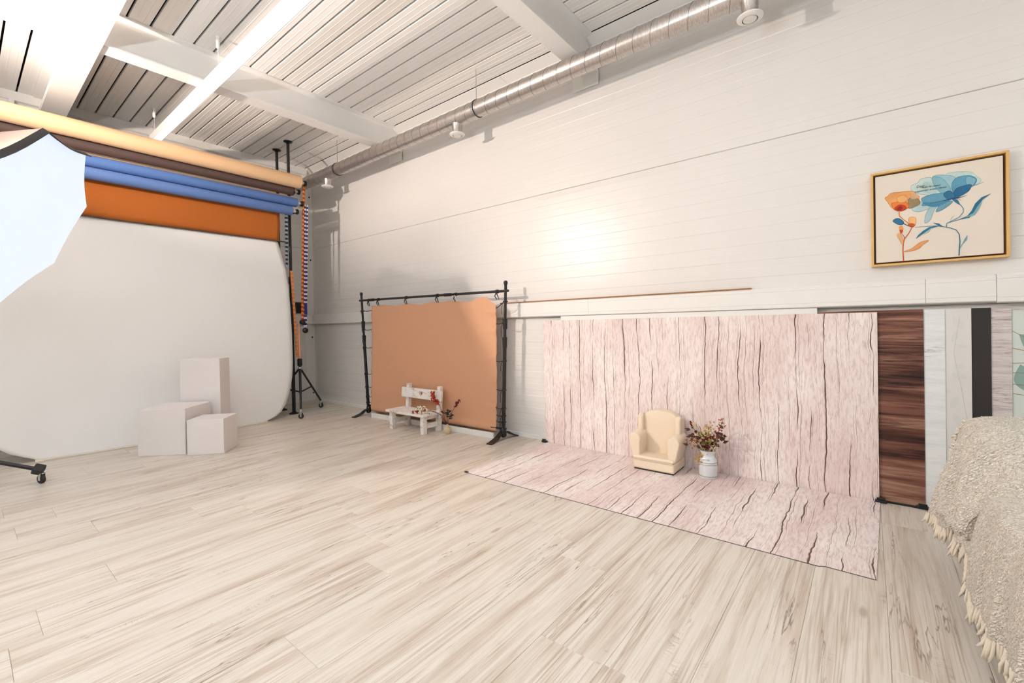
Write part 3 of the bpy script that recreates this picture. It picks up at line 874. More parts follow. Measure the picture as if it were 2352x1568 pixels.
for p in rimpts:
    q = p + Vector((0.010 if p.x > 1.3 else -0.010, 0.05, 0))
    if p.z < 0.03 and 0.6 < p.x < 2.2:
        q = p + Vector((0, 0.045, 0.0))
    vs += [p, q]
m.add(vs, [(2 * i, 2 * i + 1, 2 * i + 3, 2 * i + 2) for i in range(len(rimpts) - 1)])
m.build('rim_band', 'black_matte', pb, solid=0.006, offset=0)
# cream hem lying on the floor along the bottom edge
m = MB()
vs = []
for i in range(25):
    x = 0.42 + (2.33 - 0.42) * i / 24
    y = pan_y(x, 0.004)
    w_ = 0.018 + 0.006 * math.sin(i * 1.7) + (0.03 if i in (0, 24) else 0)
    vs += [Vector((x, y + 0.002, 0.014)), Vector((x, y - w_, 0.003))]
m.add(vs, [(2 * i, 2 * i + 1, 2 * i + 3, 2 * i + 2) for i in range(24)])
m.build('floor_hem', 'hemcream', pb, solid=0.002)

# ------------------------------------------------------------------ three plinths
def plinth(name, lab, corner, rot, wd, dp, h):
    c, s = math.cos(R(rot)), math.sin(R(rot))
    e, g = Vector((c, s, 0)), Vector((-s, c, 0))
    p = Vector((corner[0], corner[1], 0)) + e * wd / 2 + g * dp / 2
    m = MB().obox(p + Vector((0, 0, h / 2)), e * wd / 2, g * dp / 2, Vector((0, 0, h / 2)))
    tag(m.build(name, 'plinth', None, p, bevel=0.003), lab, 'plinth', 'white display plinths')
plinth('display_plinth', 'medium white cube plinth, widest of the three boxes at left', (1.003, 5.076), -46, 0.40, 0.40, 0.41)
plinth('display_plinth', 'smallest white cube plinth, nearest of the three boxes', (1.275, 4.730), -42, 0.30, 0.275, 0.312)
plinth('display_plinth', 'tall narrow white plinth standing behind the two cubes', (1.384, 5.30), -42, 0.36, 0.213, 0.824)

# ------------------------------------------------------------------ brown cloth on pipe stand
bs = thing('pipe_stand', 'black pipe backdrop stand with splayed feet holding the brown cloth', 'backdrop stand', (3.29, 3.87, 0))
PL_ = [Vector((3.285, 4.985, 0.02)), Vector((3.30, 5.115, 1.535))]
PR_ = [Vector((3.305, 2.770, 0.02)), Vector((3.30, 2.702, 1.50))]
for a, b in (PL_, PR_):
    mid, top = a.lerp(b, 0.62), a.lerp(b, 0.95)
    MB().tube([a, mid], 0.0185, 14).build('lower_tube', 'black', bs, smooth=True)
    MB().tube([mid, b], 0.014, 14).build('upper_tube', 'black', bs, smooth=True)
    for f in (0.62, 0.74):
        q = a.lerp(b, f)
        MB().tube([q - Vector((0, 0, 0.05)), q + Vector((0, 0, 0.05))], [0.021, 0.024], 12).build('lock_sleeve', 'black', bs, smooth=True)
    MB().lathe(b + Vector((0, 0, -0.05)), [(0.014, 0), (0.013, 0.03), (0.018, 0.045), (0.021, 0.06), (0.016, 0.075), (0.004, 0.08)], 12).build('finial', 'black', bs, smooth=True)
    # splayed foot: flat bar arched over the floor
    for sgn in (-1, 1):
        ft = MB()
        prf = [(0.0, 0.075), (0.05, 0.066), (0.11, 0.030), (0.20, 0.008), (0.235, 0.006)]
        vs = []
        for d_, h_ in prf:
            hw = 0.022 + 0.008 * (d_ > 0.1)
            x = a.x + sgn * d_
            if x > XW - 0.02:
                x = XW - 0.02
            for yy in (-hw, hw):
                vs.append(Vector((x, a.y + yy - 0.02 * d_ / 0.235, h_)))
        ft.add(vs, [(2 * i, 2 * i + 1, 2 * i + 3, 2 * i + 2) for i in range(len(prf) - 1)])
        ft.build('foot', 'black', bs, solid=0.010, offset=0 if sgn > 0 else 0)
    MB().lathe((a.x, a.y, 0.03), [(0.03, 0), (0.032, 0.02), (0.026, 0.07), (0.02, 0.08)], 14).build('foot_socket', 'black', bs, smooth=True)
ba, bb = Vector((3.30, 5.155, 1.458)), Vector((3.30, 2.672, 1.430))
MB().tube([ba, bb], 0.013, 14).build('crossbar', 'black', bs, smooth=True)
for f in (0.105, 0.665):
    q, dq = ba.lerp(bb, f), (bb - ba).normalized()
    MB().tube([q - dq * 0.05, q + dq * 0.05], 0.018, 12).build('bar_joint', 'black', bs, smooth=True)
MB().tube([(3.30, 2.92, 0.10), (3.30, 2.73, 0.105)], 0.010, 10).build('lower_bar', 'black', bs)
MB().tube([(3.295, 4.93, 0.12), (3.29, 5.02, 0.12)], 0.010, 10).build('lower_bar', 'black', bs)

bc = thing('brown_cloth', 'stretched brown cloth backdrop behind the little bench', 'backdrop', (3.295, 3.87, 0.06))
TL, TR, BL, BR = Vector((3.30, 4.905, 1.385)), Vector((3.30, 2.80, 1.372)), Vector((3.285, 4.935, 0.055)), Vector((3.305, 2.835, 0.060))
ytop = [0.0, 0.11, 0.335, 0.565, 0.68, 0.93, 1.0]
def cloth(u, v):
    p = TL.lerp(TR, u).lerp(BL.lerp(BR, u), v)
    near = min(abs(u - a) for a in ytop)
    if v < 0.35:
        p.z -= (0.004 + 0.020 * min(1, near * 9)) * (1 - v / 0.35) ** 3
        if u > 0.93:
            p.z -= 0.075 * ((u - 0.93) / 0.07) ** 1.4 * (1 - v / 0.35) ** 4
        if 0.82 < u <= 0.97:
            p.z += 0.022 * math.sin((u - 0.82) / 0.15 * math.pi) * (1 - v / 0.35) ** 4
    for vt in (0.10, 0.25, 0.45, 0.62, 0.82, 0.93):
        for e, sg in ((0, 1), (1, -1)):
            d = abs(u - e)
            if d < 0.16:
                k_ = (1 - d / 0.16) ** 2
                p.y += -sg * 0.006 * k_ * math.sin((v - vt) * 40) ** 2
                p.x -= 0.009 * k_ * math.exp(-((v - vt) / 0.02) ** 2)
    p.x += 0.003 * math.sin(u * 11 + v * 5) + 0.002 * math.sin(u * 31 - v * 17) * (1 - v)
    if v > 0.94:
        p.x -= 0.012 * math.sin((v - 0.94) / 0.06 * math.pi)
    return p
MB().grid(cloth, 110, 70).build('cloth_sheet', 'brown_cloth', bc, smooth='all', solid=0.0015)
# clamps on the crossbar
for f in (0.085, 0.165, 0.385, 0.60, 0.715, 0.945):
    q = ba.lerp(bb, f)
    c = thing('spring_clamp', {0.085: 'black clamp at the far left end of the crossbar', 0.165: 'second black clamp from the left on the crossbar', 0.385: 'third black clamp from the left on the crossbar', 0.60: 'fourth black clamp from the left on the crossbar', 0.715: 'fifth black clamp with steel jaw beside the crossbar joint', 0.945: 'black clamp at the right end of the crossbar'}[f], 'clamp', q, 'clamps on the pipe crossbar')
    MB().lathe(q - (bb - ba).normalized() * 0.012, [(0.0135, 0), (0.0185, 0), (0.0185, 0.024), (0.0135, 0.024)], 16, bb - ba).build('ring', 'black', c, smooth=True)
    MB().tube([q + Vector((-0.016, 0, -0.01)), q + Vector((-0.022, 0.014, -0.045)), q + Vector((-0.012, -0.004, -0.078))], [0.006, 0.005, 0.004], 8).build('jaw', 'black', c)
    MB().tube([q + Vector((-0.016, 0, -0.012)), q + Vector((-0.020, -0.024, -0.05)), q + Vector((-0.014, -0.030, -0.080))], [0.006, 0.005, 0.004], 8).build('jaw', 'steel' if f == 0.715 else 'black', c)
# ties on the uprights
for i, (side, f) in enumerate([(0, 0.86), (0, 0.70), (0, 0.55), (0, 0.33), (0, 0.22), (0, 0.14), (0, 0.09), (1, 0.885), (1, 0.75), (1, 0.50), (1, 0.31), (1, 0.19), (1, 0.14), (1, 0.10)]):
    a, b = (PL_, PR_)[side]
    q = a.lerp(b, f)
    v = 1 - (q.z - 0.055) / 1.33
    e = cloth(0.0 if side == 0 else 1.0, min(1, max(0, v)))
    nth = ('topmost', 'second', 'third', 'fourth', 'fifth', 'sixth', 'lowest')[i % 7]
    c = thing('cloth_tie', '%s black cord tie down the %s upright of the pipe stand' % (nth, ('left', 'right')[side]), 'tie', q, 'cord ties of the brown cloth')
    MB().lathe(q - Vector((0, 0, 0.008)), [(0.019, 0), (0.024, 0.002), (0.024, 0.014), (0.019, 0.016)], 12).build('loop', 'black', c)
    MB().tube([q + Vector((-0.018, 0, 0)), q.lerp(e, 0.6) + Vector((-0.012, 0, -0.008)), e + Vector((-0.004, 0, 0))], 0.004, 6).build('cord', 'black', c)
    MB().tube([q + Vector((-0.02, 0.01, 0)), q + Vector((-0.026, 0.028 * (1 if side else -1), -0.05)), q + Vector((-0.022, 0.030 * (1 if side else -1), -0.10 - 0.02 * (i % 3)))], 0.003, 6).build('loose_end', 'black', c)
# white plank at its foot
e0, e1 = Vector((3.19, 4.79, 0)), Vector((3.262, 2.865, 0))
dv = (e1 - e0).normalized()
nv = Vector((-dv.y, dv.x, 0))
if nv.x < 0:
    nv = -nv
tag(MB().obox((e0 + e1) / 2 + nv * 0.011 + Vector((0, 0, 0.0275)), (e1 - e0) / 2, nv * 0.011, Vector((0, 0, 0.0275))).build('white_plank', 'trim', None, ((e0 + e1) / 2 + nv * 0.011), bevel=0.002), 'low white plank on the floor along the brown cloth', 'plank')

# ------------------------------------------------------------------ little bench
bn = thing('small_bench', 'small whitewashed wooden bench with a heart cut into its backrest', 'bench', (3.08, 3.82, 0))
zs_ = 0.205
for i, (xa, xb) in enumerate(((2.945, 3.035), (3.037, 3.125), (3.127, 3.205))):
    MB().box(xa, xb, 3.525, 4.155, zs_ - 0.026, zs_).build('seat_board', 'bench', bn, bevel=0.006)
for y in (3.545, 4.06):
    MB().box(2.965, 3.015, y, y + 0.05, 0, zs_ - 0.026).build('front_leg', 'bench', bn, bevel=0.004)
    m = MB().add([(3.165, y, 0), (3.212, y, 0), (3.212, y + 0.05, 0), (3.165, y + 0.05, 0), (3.206, y, 0.465), (3.246, y, 0.465), (3.246, y + 0.05, 0.465), (3.206, y + 0.05, 0.465)],
                 [(0, 3, 2, 1), (4, 5, 6, 7), (0, 1, 5, 4), (1, 2, 6, 5), (2, 3, 7, 6), (3, 0, 4, 7)])
    m.build('back_post', 'bench', bn, bevel=0.004)
    MB().box(3.01, 3.17, y + 0.012, y + 0.038, 0.055, 0.105).build('side_rail', 'bench', bn, bevel=0.003)
    MB().box(2.99, 3.175, y + 0.010, y + 0.04, 0.145, zs_ - 0.026).build('apron', 'bench', bn, bevel=0.003)
# backrest plank with heart-shaped hole
hy, hz = 3.83, 0.375
heart = []
for k in range(28):
    tt = 2 * math.pi * k / 28
    heart.append((hy + 0.0026 * 16 * math.sin(tt) ** 3 * 0.8, hz + 0.0026 * 0.8 * (13 * math.cos(tt) - 5 * math.cos(2 * tt) - 2 * math.cos(3 * tt) - math.cos(4 * tt))))
def on_rect(p):
    dy, dz = p[0] - hy, p[1] - hz
    y0, y1, z0, z1 = 3.50, 4.16, 0.318, 0.425
    s = min(((y1 - hy) / dy if dy > 0 else (y0 - hy) / dy) if abs(dy) > 1e-9 else 1e9, ((z1 - hz) / dz if dz > 0 else (z0 - hz) / dz) if abs(dz) > 1e-9 else 1e9)
    return (hy + dy * s, hz + dz * s)
angs = sorted(heart, key=lambda p: math.atan2(p[1] - hz, p[0] - hy))
outer = [on_rect(p) for p in angs]
cor = [(3.50, 0.318), (4.16, 0.318), (4.16, 0.425), (3.50, 0.425)]
for c_ in cor:       # snap the nearest outer point to each corner
    i = min(range(len(outer)), key=lambda j: abs(math.atan2(angs[j][1] - hz, angs[j][0] - hy) - math.atan2(c_[1] - hz, c_[0] - hy)))
    outer[i] = c_
nh = len(angs)
def bx_(z):
    return 3.165 + (z) * 0.0882
m = MB()
vs = [Vector((bx_(z), y, z)) for y, z in angs] + [Vector((bx_(z), y, z)) for y, z in outer] + [Vector((bx_(z) - 0.024, y, z)) for y, z in angs] + [Vector((bx_(z) - 0.024, y, z)) for y, z in outer]
fs = []
for i in range(nh):
    j = (i + 1) % nh
    fs += [(i, j, nh + j, nh + i), (2 * nh + j, 2 * nh + i, 3 * nh + i, 3 * nh + j), (i, 2 * nh + i, 2 * nh + j, j), (nh + j, 3 * nh + j, 3 * nh + i, nh + i)]
m.add(vs, fs)
m.build('backrest', 'bench', bn, bevel=0.003)

# vase with berry sprigs
vz = thing('bud_vase', 'small round sand-coloured bud vase on the floor beside the bench', 'vase', (3.155, 3.395, 0))
MB().lathe((3.155, 3.395, 0), [(0.0, 0.0), (0.026, 0.0), (0.035, 0.012), (0.038, 0.032), (0.034, 0.055), (0.020, 0.068), (0.010, 0.074), (0.0095, 0.092), (0.012, 0.097), (0.008, 0.097), (0.006, 0.08)], 24).build('body', 'vase', vz, smooth=True)
M['berry'] = plain('berry_red', (176, 60, 34), 0.45, 0, 0.3, 90)
M['berry_dark'] = plain('berry_dark', (110, 30, 24), 0.45, 0, 0.3, 90)
M['blossom'] = plain('blossom_white', (240, 228, 208), 0.7, 0, 0.05, 90)
M['twig'] = plain('twig', (58, 38, 26), 0.8)
M['leaf_dark'] = plain('leaf_dark', (44, 46, 34), 0.7, 0, 0.3, 40)
rng = random.Random(11)
def leaf(m, a, d, L, wd, nrm):
    d = Vector(d).normalized()
    s = d.cross(Vector(nrm)).normalized()
    a = Vector(a)
    m.add([a, a + d * L * 0.35 + s * wd, a + d * L, a + d * L * 0.35 - s * wd, a + d * L * 0.4 + d.cross(s) * wd * 0.4], [(0, 1, 4), (1, 2, 4), (2, 3, 4), (3, 0, 4)])
V0 = Vector((3.155, 3.395, 0.092))
def sprig(lab, pts, berries, mat, rad=0.011, sp=0.022):
    t = thing('berry_sprig', lab, 'sprig', V0 + Vector((0, 0, 0.0)), 'sprigs in the bud vase')
    pts = [Vector(p) for p in pts]
    MB().tube([V0 - Vector((0, 0, 0.05)), V0] + pts, 0.0022, 6).build('twig', 'twig', t)
    for i in range(berries):
        f = 0.45 + 0.55 * i / max(1, berries - 1)
        s_ = f * (len(pts) - 1)
        k_ = min(int(s_), len(pts) - 2)
        q = pts[k_].lerp(pts[k_ + 1], s_ - k_) + Vector((rng.uniform(-sp, sp), rng.uniform(-sp, sp), rng.uniform(-sp, sp)))
        mm = MB()
        if mat == 'blossom':
            for a in range(5):
                tt = a * 1.257 + rng.random()
                mm.ball(q + Vector((0.003 * rng.uniform(-1, 1), 0.013 * math.cos(tt), 0.013 * math.sin(tt))), 0.009, 6, 4)
            mm.build('blossom', 'blossom', t, smooth='all')
            MB().ball(q + Vector((-0.006, 0, 0)), 0.005, 6, 4).build('blossom_heart', 'leaf_dark', t)
        else:
            for a in range(4):
                mm.ball(q + Vector((rng.uniform(-1, 1), rng.uniform(-1, 1), rng.uniform(-1, 1))) * rad, rad * rng.uniform(0.5, 0.8), 7, 5)
            mm.build('berry_cluster', mat, t, smooth='all')
    return t
sprig('sprig of red berries arching up over the bench backrest', [(3.13, 3.42, 0.19), (3.12, 3.47, 0.29), (3.10, 3.53, 0.36), (3.10, 3.57, 0.41)], 11, 'berry', 0.016)
sprig('sprig of white blossoms drooping over the bench seat', [(3.12, 3.43, 0.19), (3.06, 3.50, 0.235), (3.00, 3.58, 0.235), (2.95, 3.64, 0.235)], 14, 'blossom', 0.01, 0.035)
sprig('short sprig of red berries lying on the bench seat', [(3.10, 3.44, 0.20), (3.04, 3.53, 0.245), (2.97, 3.62, 0.24), (2.95, 3.68, 0.235)], 5, 'berry', 0.014, 0.015)
sprig('sprig of dark red berries leaning right against the brown cloth', [(3.165, 3.36, 0.19), (3.17, 3.31, 0.26), (3.175, 3.27, 0.32), (3.18, 3.24, 0.35)], 8, 'berry_dark', 0.011, 0.008)
gl = thing('leaf_sprig', 'dark green leaves rising from the bud vase', 'sprig', V0)
m = MB()
for i in range(16):
    a = rng.uniform(0, 6.28)
    b = V0 + Vector((rng.uniform(-.02, .02), rng.uniform(-.03, .03), rng.uniform(0.05, 0.15)))
    leaf(m, b, (0.4 * math.cos(a), math.sin(a), rng.uniform(-0.3, 0.7)), rng.uniform(0.04, 0.075), 0.010, (1, 0.1, 0.3))
m.build('leaves', 'leaf_dark', gl)['kind'] = 'stuff'
MB().tube([V0 - Vector((0, 0, 0.04)), V0 + Vector((0, 0, 0.14))], 0.003, 6).build('twig', 'twig', gl)

# ------------------------------------------------------------------ boards leaning under the trunking
def board(name, lab, mat, x, y0, y1, h, th=0.004, lean=0.004, group='backdrop boards along the wall'):
    m = MB().add([(x - lean, y0, 0), (x - lean + th, y0, 0), (x - lean + th, y1, 0), (x - lean, y1, 0), (x, y0, h), (x + th, y0, h), (x + th, y1, h), (x, y1, h)],
                 [(0, 3, 2, 1), (4, 5, 6, 7), (0, 1, 5, 4), (1, 2, 6, 5), (2, 3, 7, 6), (3, 0, 4, 7)])
    return tag(m.build(name, mat, None, (x, (y0 + y1) / 2, 0), bevel=0.0008), lab, 'backdrop board', group)
board('pink_board', 'wide pink weathered-plank backdrop board behind the small armchair', 'pink_board', 3.448, -0.043, 2.378, 1.137, 0.005)
board('white_backing_board', 'white board whose top edge shows above the pink board', 'trim', 3.455, 0.254, 2.189, 1.174, 0.004, 0.0)
br = board('brown_board', 'dark brown wood-plank backdrop board right of the pink one', 'brown_board', 3.4605, -0.248, 0.9, 1.148, 0.004, 0.0)
board('white_plank_board', 'white plank backdrop board with grey scratches right of the brown one', 'white_board', 3.4655, -0.336, 0.8, 1.143, 0.004, 0.0)
gb = board('leaf_print_board', 'pale grey backdrop board with faint leaf print', 'grey_board', 3.4705, -0.441, 0.7, 1.146, 0.004, 0.0)
board('black_board', 'narrow black speckled backdrop board', 'speckle', 3.4755, -0.516, 0.6, 1.146, 0.004, 0.0)
board('pale_plank_board', 'pale grey wood-plank backdrop board right of the black one', 'pale_board', 3.4805, -0.592, 0.5, 1.142, 0.004, 0.0)
mb_ = board('mint_board', 'mint leaf-print backdrop board at the right edge above the sofa', 'mint_board', 3.4855, -1.5, 0.3, 1.13, 0.004, 0.0)
def leaf2(y, z, L, wd, ang, x, parent, mat, name='leaf_print'):
    c, s = math.cos(R(ang)), math.sin(R(ang))
    pts = []
    for k in range(14):
        f = k / 13
        ww = wd * math.sin(math.pi * f ** 0.8)
        pts.append((f * L, ww))
    pts += [(a, -b) for a, b in pts[::-1]]
    vs = [Vector((x, y + a * c - b * s, z + a * s + b * c)) for a, b in pts]
    m = MB()
    ctr = len(vs)
    m.add(vs + [Vector((x, y + 0.5 * L * c, z + 0.5 * L * s))], [(i, (i + 1) % ctr, ctr) for i in range(ctr)])
    return m.build(name, mat, parent)
gx = 3.4705 - 0.0006
for y, z, L, wd, a in ((-0.41, 1.03, .09, .018, 60), (-0.365, 0.96, .07, .012, 110), (-0.425, 0.93, .05, .010, 20), (-0.36, 0.78, .07, .018, 195), (-0.37, 0.83, .05, .012, 190), (-0.36, 0.68, .05, .014, 20), (-0.385, 0.66, .08, .018, 290), (-0.37, 0.56, .07, .016, 250), (-0.43, 0.45, .07, .016, 80)):
    leaf2(y, z, L, wd, a, gx, gb, 'leaf_print')
MB().tube([(gx, -0.425, 0.5), (gx, -0.40, 0.7), (gx, -0.37, 0.9), (gx, -0.395, 1.1)], 0.0012, 5).build('stem_print', 'leaf_print', gb)
mx = 3.4855 - 0.0006
for y, z, L, wd, a in ((-0.66, 0.70, .15, .045, 75), (-0.68, 0.44, .16, .05, 110), (-0.74, 0.90, .16, .05, 40)):
    leaf2(y, z, L, wd, a, mx, mb_, 'mint_leaf')
for z0, z1 in ((1.02, 0.93), (0.93, 0.90), (0.85, 0.87), (0.80, 0.81), (0.74, 0.74), (0.69, 0.68), (0.55, 0.52)):
    MB().tube([(mx, -0.594, z0), (mx, -0.66, (z0 + z1) / 2 - 0.005), (mx, -0.80, z1)], 0.0015, 5).build('gold_line', 'gold_line', mb_)
# black corner clips
for i, (x, y, lab) in enumerate(((3.432, 2.375, 'black clip at the left foot of the pink board'), (3.432, -0.050, 'black clip at the right foot of the pink board'), (3.452, -0.235, 'black clip at the right foot of the brown board'))):
    c = thing('board_clip', lab, 'clip', (x, y, 0), 'black clips at the board feet')
    MB().box(x - 0.014, x + 0.012, y - 0.028, y + 0.028, 0.0045, 0.018).build('base', 'black', c, bevel=0.003)
    MB().box(x - 0.014, x - 0.006, y - 0.02, y + 0.02, 0.018, 0.034).build('upright', 'black', c, bevel=0.003)
tag(MB().box(3.4505, 3.4585, -0.235, -0.075, 0.0, 0.012).build('black_bar', 'black', None, (3.455, -0.15, 0), bevel=0.002), 'thin black bar on the floor under the brown board', 'bar')
# floor mat with the same print (its front edge steps in near the right end)
mt = thing('pink_floor_mat', 'pink weathered-plank floor mat in front of the pink board', 'floor mat', (2.92, 1.2, 0))
def flat(poly, z0, z1):
    n_ = len(poly)
    m = MB()
    m.add([Vector((x, y, z0)) for x, y in poly] + [Vector((x, y, z1)) for x, y in poly], [tuple(range(n_, 2 * n_))] + [(i, (i + 1) % n_, n_ + (i + 1) % n_, n_ + i) for i in range(n_)] + [tuple(range(n_))[::-1]])
    return m
poly = [(2.386, 2.372), (2.386, 0.182), (2.400, 0.160), (2.400, -0.018), (3.438, -0.047), (3.438, 2.345)]
flat(poly, 0.0025, 0.0040).build('print_sheet', 'pink_mat', mt)
flat([(a + (-0.0012 if a < 3 else 0), b) for a, b in poly], 0.0002, 0.0025).build('black_underside', 'black', mt)
MB().box(2.378, 2.398, 2.355, 2.385, 0.0042, 0.009).build('corner_clip', 'black', mt, bevel=0.002)

# ------------------------------------------------------------------ small armchair
ac = thing('small_armchair', 'miniature cream upholstered armchair on the pink mat', 'armchair', (3.31, 1.245, 0.004))
AX, AY = 3.185, 1.245     # front line, centre
hw = 0.155
MB().box(AX, AX + 0.25, AY - hw, AY + hw, 0.012, 0.085).build('base', 'cream_fabric', ac, bevel=0.014, seg=3, smooth=True)
MB().box(AX - 0.008, AX + 0.20, AY - hw + 0.002, AY + hw - 0.002, 0.085, 0.112).build('seat_cushion', 'cream_fabric', ac, bevel=0.012, seg=3, smooth=True)
MB().box(AX + 0.008, AX + 0.24, AY - hw + 0.008, AY + hw - 0.008, 0.004, 0.012).build('underframe', 'black', ac)
for s in (-1, 1):
    # rolled arm: D-shaped profile swept back
    pr = []
    yc = AY + s * (hw - 0.022)
    for k in range(15):
        tt = math.pi * (-0.12 + 1.24 * k / 14)
        pr.append((yc + s * 0.012 + s * 0.045 * math.cos(tt), 0.228 + 0.042 * math.sin(tt)))
    pr += [(yc - s * 0.028, 0.09), (yc + s * 0.026, 0.09)]
    if s < 0:
        pr = pr[::-1]
    vsec = []
    secs = ((AX + 0.010, 0.94, -0.004), (AX + 0.016, 1.0, 0.0), (AX + 0.12, 0.98, 0.010), (AX + 0.20, 0.95, 0.018))
    m = MB()
    n_ = len(pr)
    for x, k_, dz in secs:
        m.v += [Vector((x, yc + (y - yc) * k_, z + dz * (z > 0.1))) for y, z in pr]
    for i in range(len(secs) - 1):
        m.f += [(i * n_ + k, i * n_ + (k + 1) % n_, (i + 1) * n_ + (k + 1) % n_, (i + 1) * n_ + k) for k in range(n_)]
    m.f += [tuple(range(n_))[::-1], tuple(range(3 * n_, 4 * n_))]
    m.build('arm', 'cream_fabric', ac, bevel=0.006, seg=2, smooth=True)
    wy = AY + s * (hw - 0.012)
    m = MB().prism([(AX + 0.115, 0.262), (AX + 0.125, 0.385), (AX + 0.15, 0.402), (AX + 0.23, 0.385), (AX + 0.23, 0.262)], 1, wy - 0.021, wy + 0.021)
    m.build('wing', 'cream_fabric', ac, bevel=0.013, seg=3, smooth=True)
bp = [(AY - hw + 0.028, 0.10)]
for k in range(17):
    tt = math.pi * k / 16
    bp.append((AY - (hw - 0.016) * math.cos(tt), 0.355 + 0.077 * math.sin(tt) ** 0.8))
bp.append((AY + hw - 0.028, 0.10))
m = MB()
n_ = len(bp)
for dx, ins in ((0.135, 0.93), (0.128, 0.80), (0.205, 1.0), (0.24, 0.97)):
    pass
secs = ((0.150, 0.86), (0.158, 0.97), (0.20, 1.0), (0.238, 0.98))
for dx, ins in secs:
    m.v += [Vector((AX + dx + 0.028 * (z - 0.1), AY + (y - AY) * ins, 0.26 + (z - 0.26) * (ins if z > 0.26 else 1))) for y, z in bp]
for i in range(3):
    m.f += [(i * n_ + k, i * n_ + (k + 1) % n_, (i + 1) * n_ + (k + 1) % n_, (i + 1) * n_ + k) for k in range(n_)]
m.f += [tuple(range(n_))[::-1], tuple(range(3 * n_, 4 * n_))]
m.build('backrest', 'cream_fabric', ac, bevel=0.004, smooth=True)
for z in (0.084,):
    MB().tube([(AX - 0.004, AY - hw + 0.006, z), (AX - 0.004, AY + hw - 0.006, z)], 0.003, 6).build('piping', 'cream_fabric', ac)

# ------------------------------------------------------------------ milk can with dried bouquet
cx, cy, cz = 3.305, 0.892, 0.004
mc = thing('milk_can', 'small white enamel milk can holding dried flowers', 'can', (cx, cy, cz))
MB().lathe((cx, cy, cz), [(0.0, 0.0), (0.057, 0.0), (0.060, 0.004), (0.060, 0.115), (0.056, 0.128), (0.043, 0.150), (0.041, 0.157), (0.041, 0.160), (0.050, 0.185), (0.054, 0.192), (0.052, 0.193), (0.040, 0.168), (0.036, 0.155), (0.0, 0.155)], 36).build('body', 'can', mc, smooth=True)
for z in (0.018, 0.098, 0.112):
    MB().lathe((cx, cy, cz + z), [(0.060, -0.0016), (0.0618, -0.0008), (0.0618, 0.0008), (0.060, 0.0016)], 36).build('hoop', 'duct_seam', mc, smooth=True)
hd = [(cx - 0.050, cy - 0.020, cz + 0.135), (cx - 0.064, cy - 0.018, cz + 0.142), (cx - 0.066, cy, cz + 0.143), (cx - 0.064, cy + 0.018, cz + 0.142), (cx - 0.050, cy + 0.020, cz + 0.135)]
MB().tube(hd, 0.003, 8).build('handle', 'steel', mc)
# bouquet
DC = [('dried_gold', (196, 160, 98)), ('dried_straw', (214, 190, 140)), ('dried_rust', (176, 92, 54)), ('dried_wine', (92, 28, 30)), ('dried_olive', (128, 120, 62)), ('dried_brown', (84, 56, 40))]
for n_, c_ in DC:
    M[n_] = plain(n_, c_, 0.85, 0, 0.25, 90)
rng = random.Random(5)
Q0 = Vector((cx, cy, cz + 0.175))
def dry(kind, lab, tipv, mat, cnt, size, spread):
    t = thing('dried_stem', lab, 'dried flower', Q0, 'dried flowers in the milk can')
    tv = Q0 + Vector(tipv)
    foot = Q0 + Vector((tipv[0] * 0.12, tipv[1] * 0.12, -0.03))
    MB().tube([foot, foot.lerp(tv, 0.5) + Vector((0, 0, 0.012)), tv], 0.0018, 5).build('stem', 'dried_brown', t)
    m = MB()
    for i in range(cnt):
        f = rng.uniform(0.45, 1.02)
        q = foot.lerp(tv, f) + Vector((rng.gauss(0, spread), rng.gauss(0, spread), rng.gauss(0, spread)))
        if kind == 'leaf':
            leaf(m, q, (rng.uniform(-1, .4), rng.uniform(-1, 1), rng.uniform(-.2, 1)), size * 3.8, size * 1.05, (1, rng.uniform(-.5, .5), rng.uniform(-.5, .5)))
        else:
            m.ball(q, size * rng.uniform(0.5, 1.0), 6, 4)
    m.build({'leaf': 'leaves', 'grain': 'flower_head'}[kind], mat, t, smooth='all' if kind == 'grain' else False)['kind'] = 'stuff'
dry('grain', 'tall golden dried grass head at the centre of the milk-can bouquet', (-0.02, -0.01, 0.185), 'dried_gold', 90, 0.0065, 0.020)
dry('grain', 'straw-coloured dried grass head left of the bouquet centre', (-0.03, 0.03, 0.15), 'dried_straw', 60, 0.006, 0.018)
dry('grain', 'rust-orange dried plume reaching highest on the bouquet right', (0.0, -0.10, 0.235), 'dried_rust', 60, 0.006, 0.013)
dry('grain', 'wine-red dried bloom at the bouquet upper left beside the armchair', (0.0, 0.11, 0.19), 'dried_wine', 16, 0.011, 0.009)
dry('grain', 'pinkish rust dried cluster low on the bouquet left', (-0.03, 0.10, 0.09), 'dried_rust', 44, 0.006, 0.020)
dry('grain', 'pale dried cluster at lower right of the bouquet', (-0.04, -0.06, 0.07), 'dried_straw', 34, 0.005, 0.016)
dry('leaf', 'olive dried leaves in the middle of the bouquet', (-0.03, 0.02, 0.12), 'dried_olive', 16, 0.012, 0.022)
dry('leaf', 'dark brown dried leaves on the bouquet right', (-0.01, -0.085, 0.13), 'dried_brown', 22, 0.012, 0.026)
dry('leaf', 'dark brown dried leaves on the bouquet left', (-0.02, 0.085, 0.12), 'dried_brown', 18, 0.011, 0.026)
dry('leaf', 'wine-red dried leaves just above the can lip', (-0.035, 0.0, 0.075), 'dried_wine', 18, 0.012, 0.018)
dry('leaf', 'tan dried leaves drooping over the can left side', (-0.045, 0.055, -0.06), 'dried_gold', 16, 0.010, 0.014)
dry('leaf', 'straw dried leaf blades at the bouquet top', (-0.01, 0.05, 0.18), 'dried_straw', 12, 0.013, 0.028)

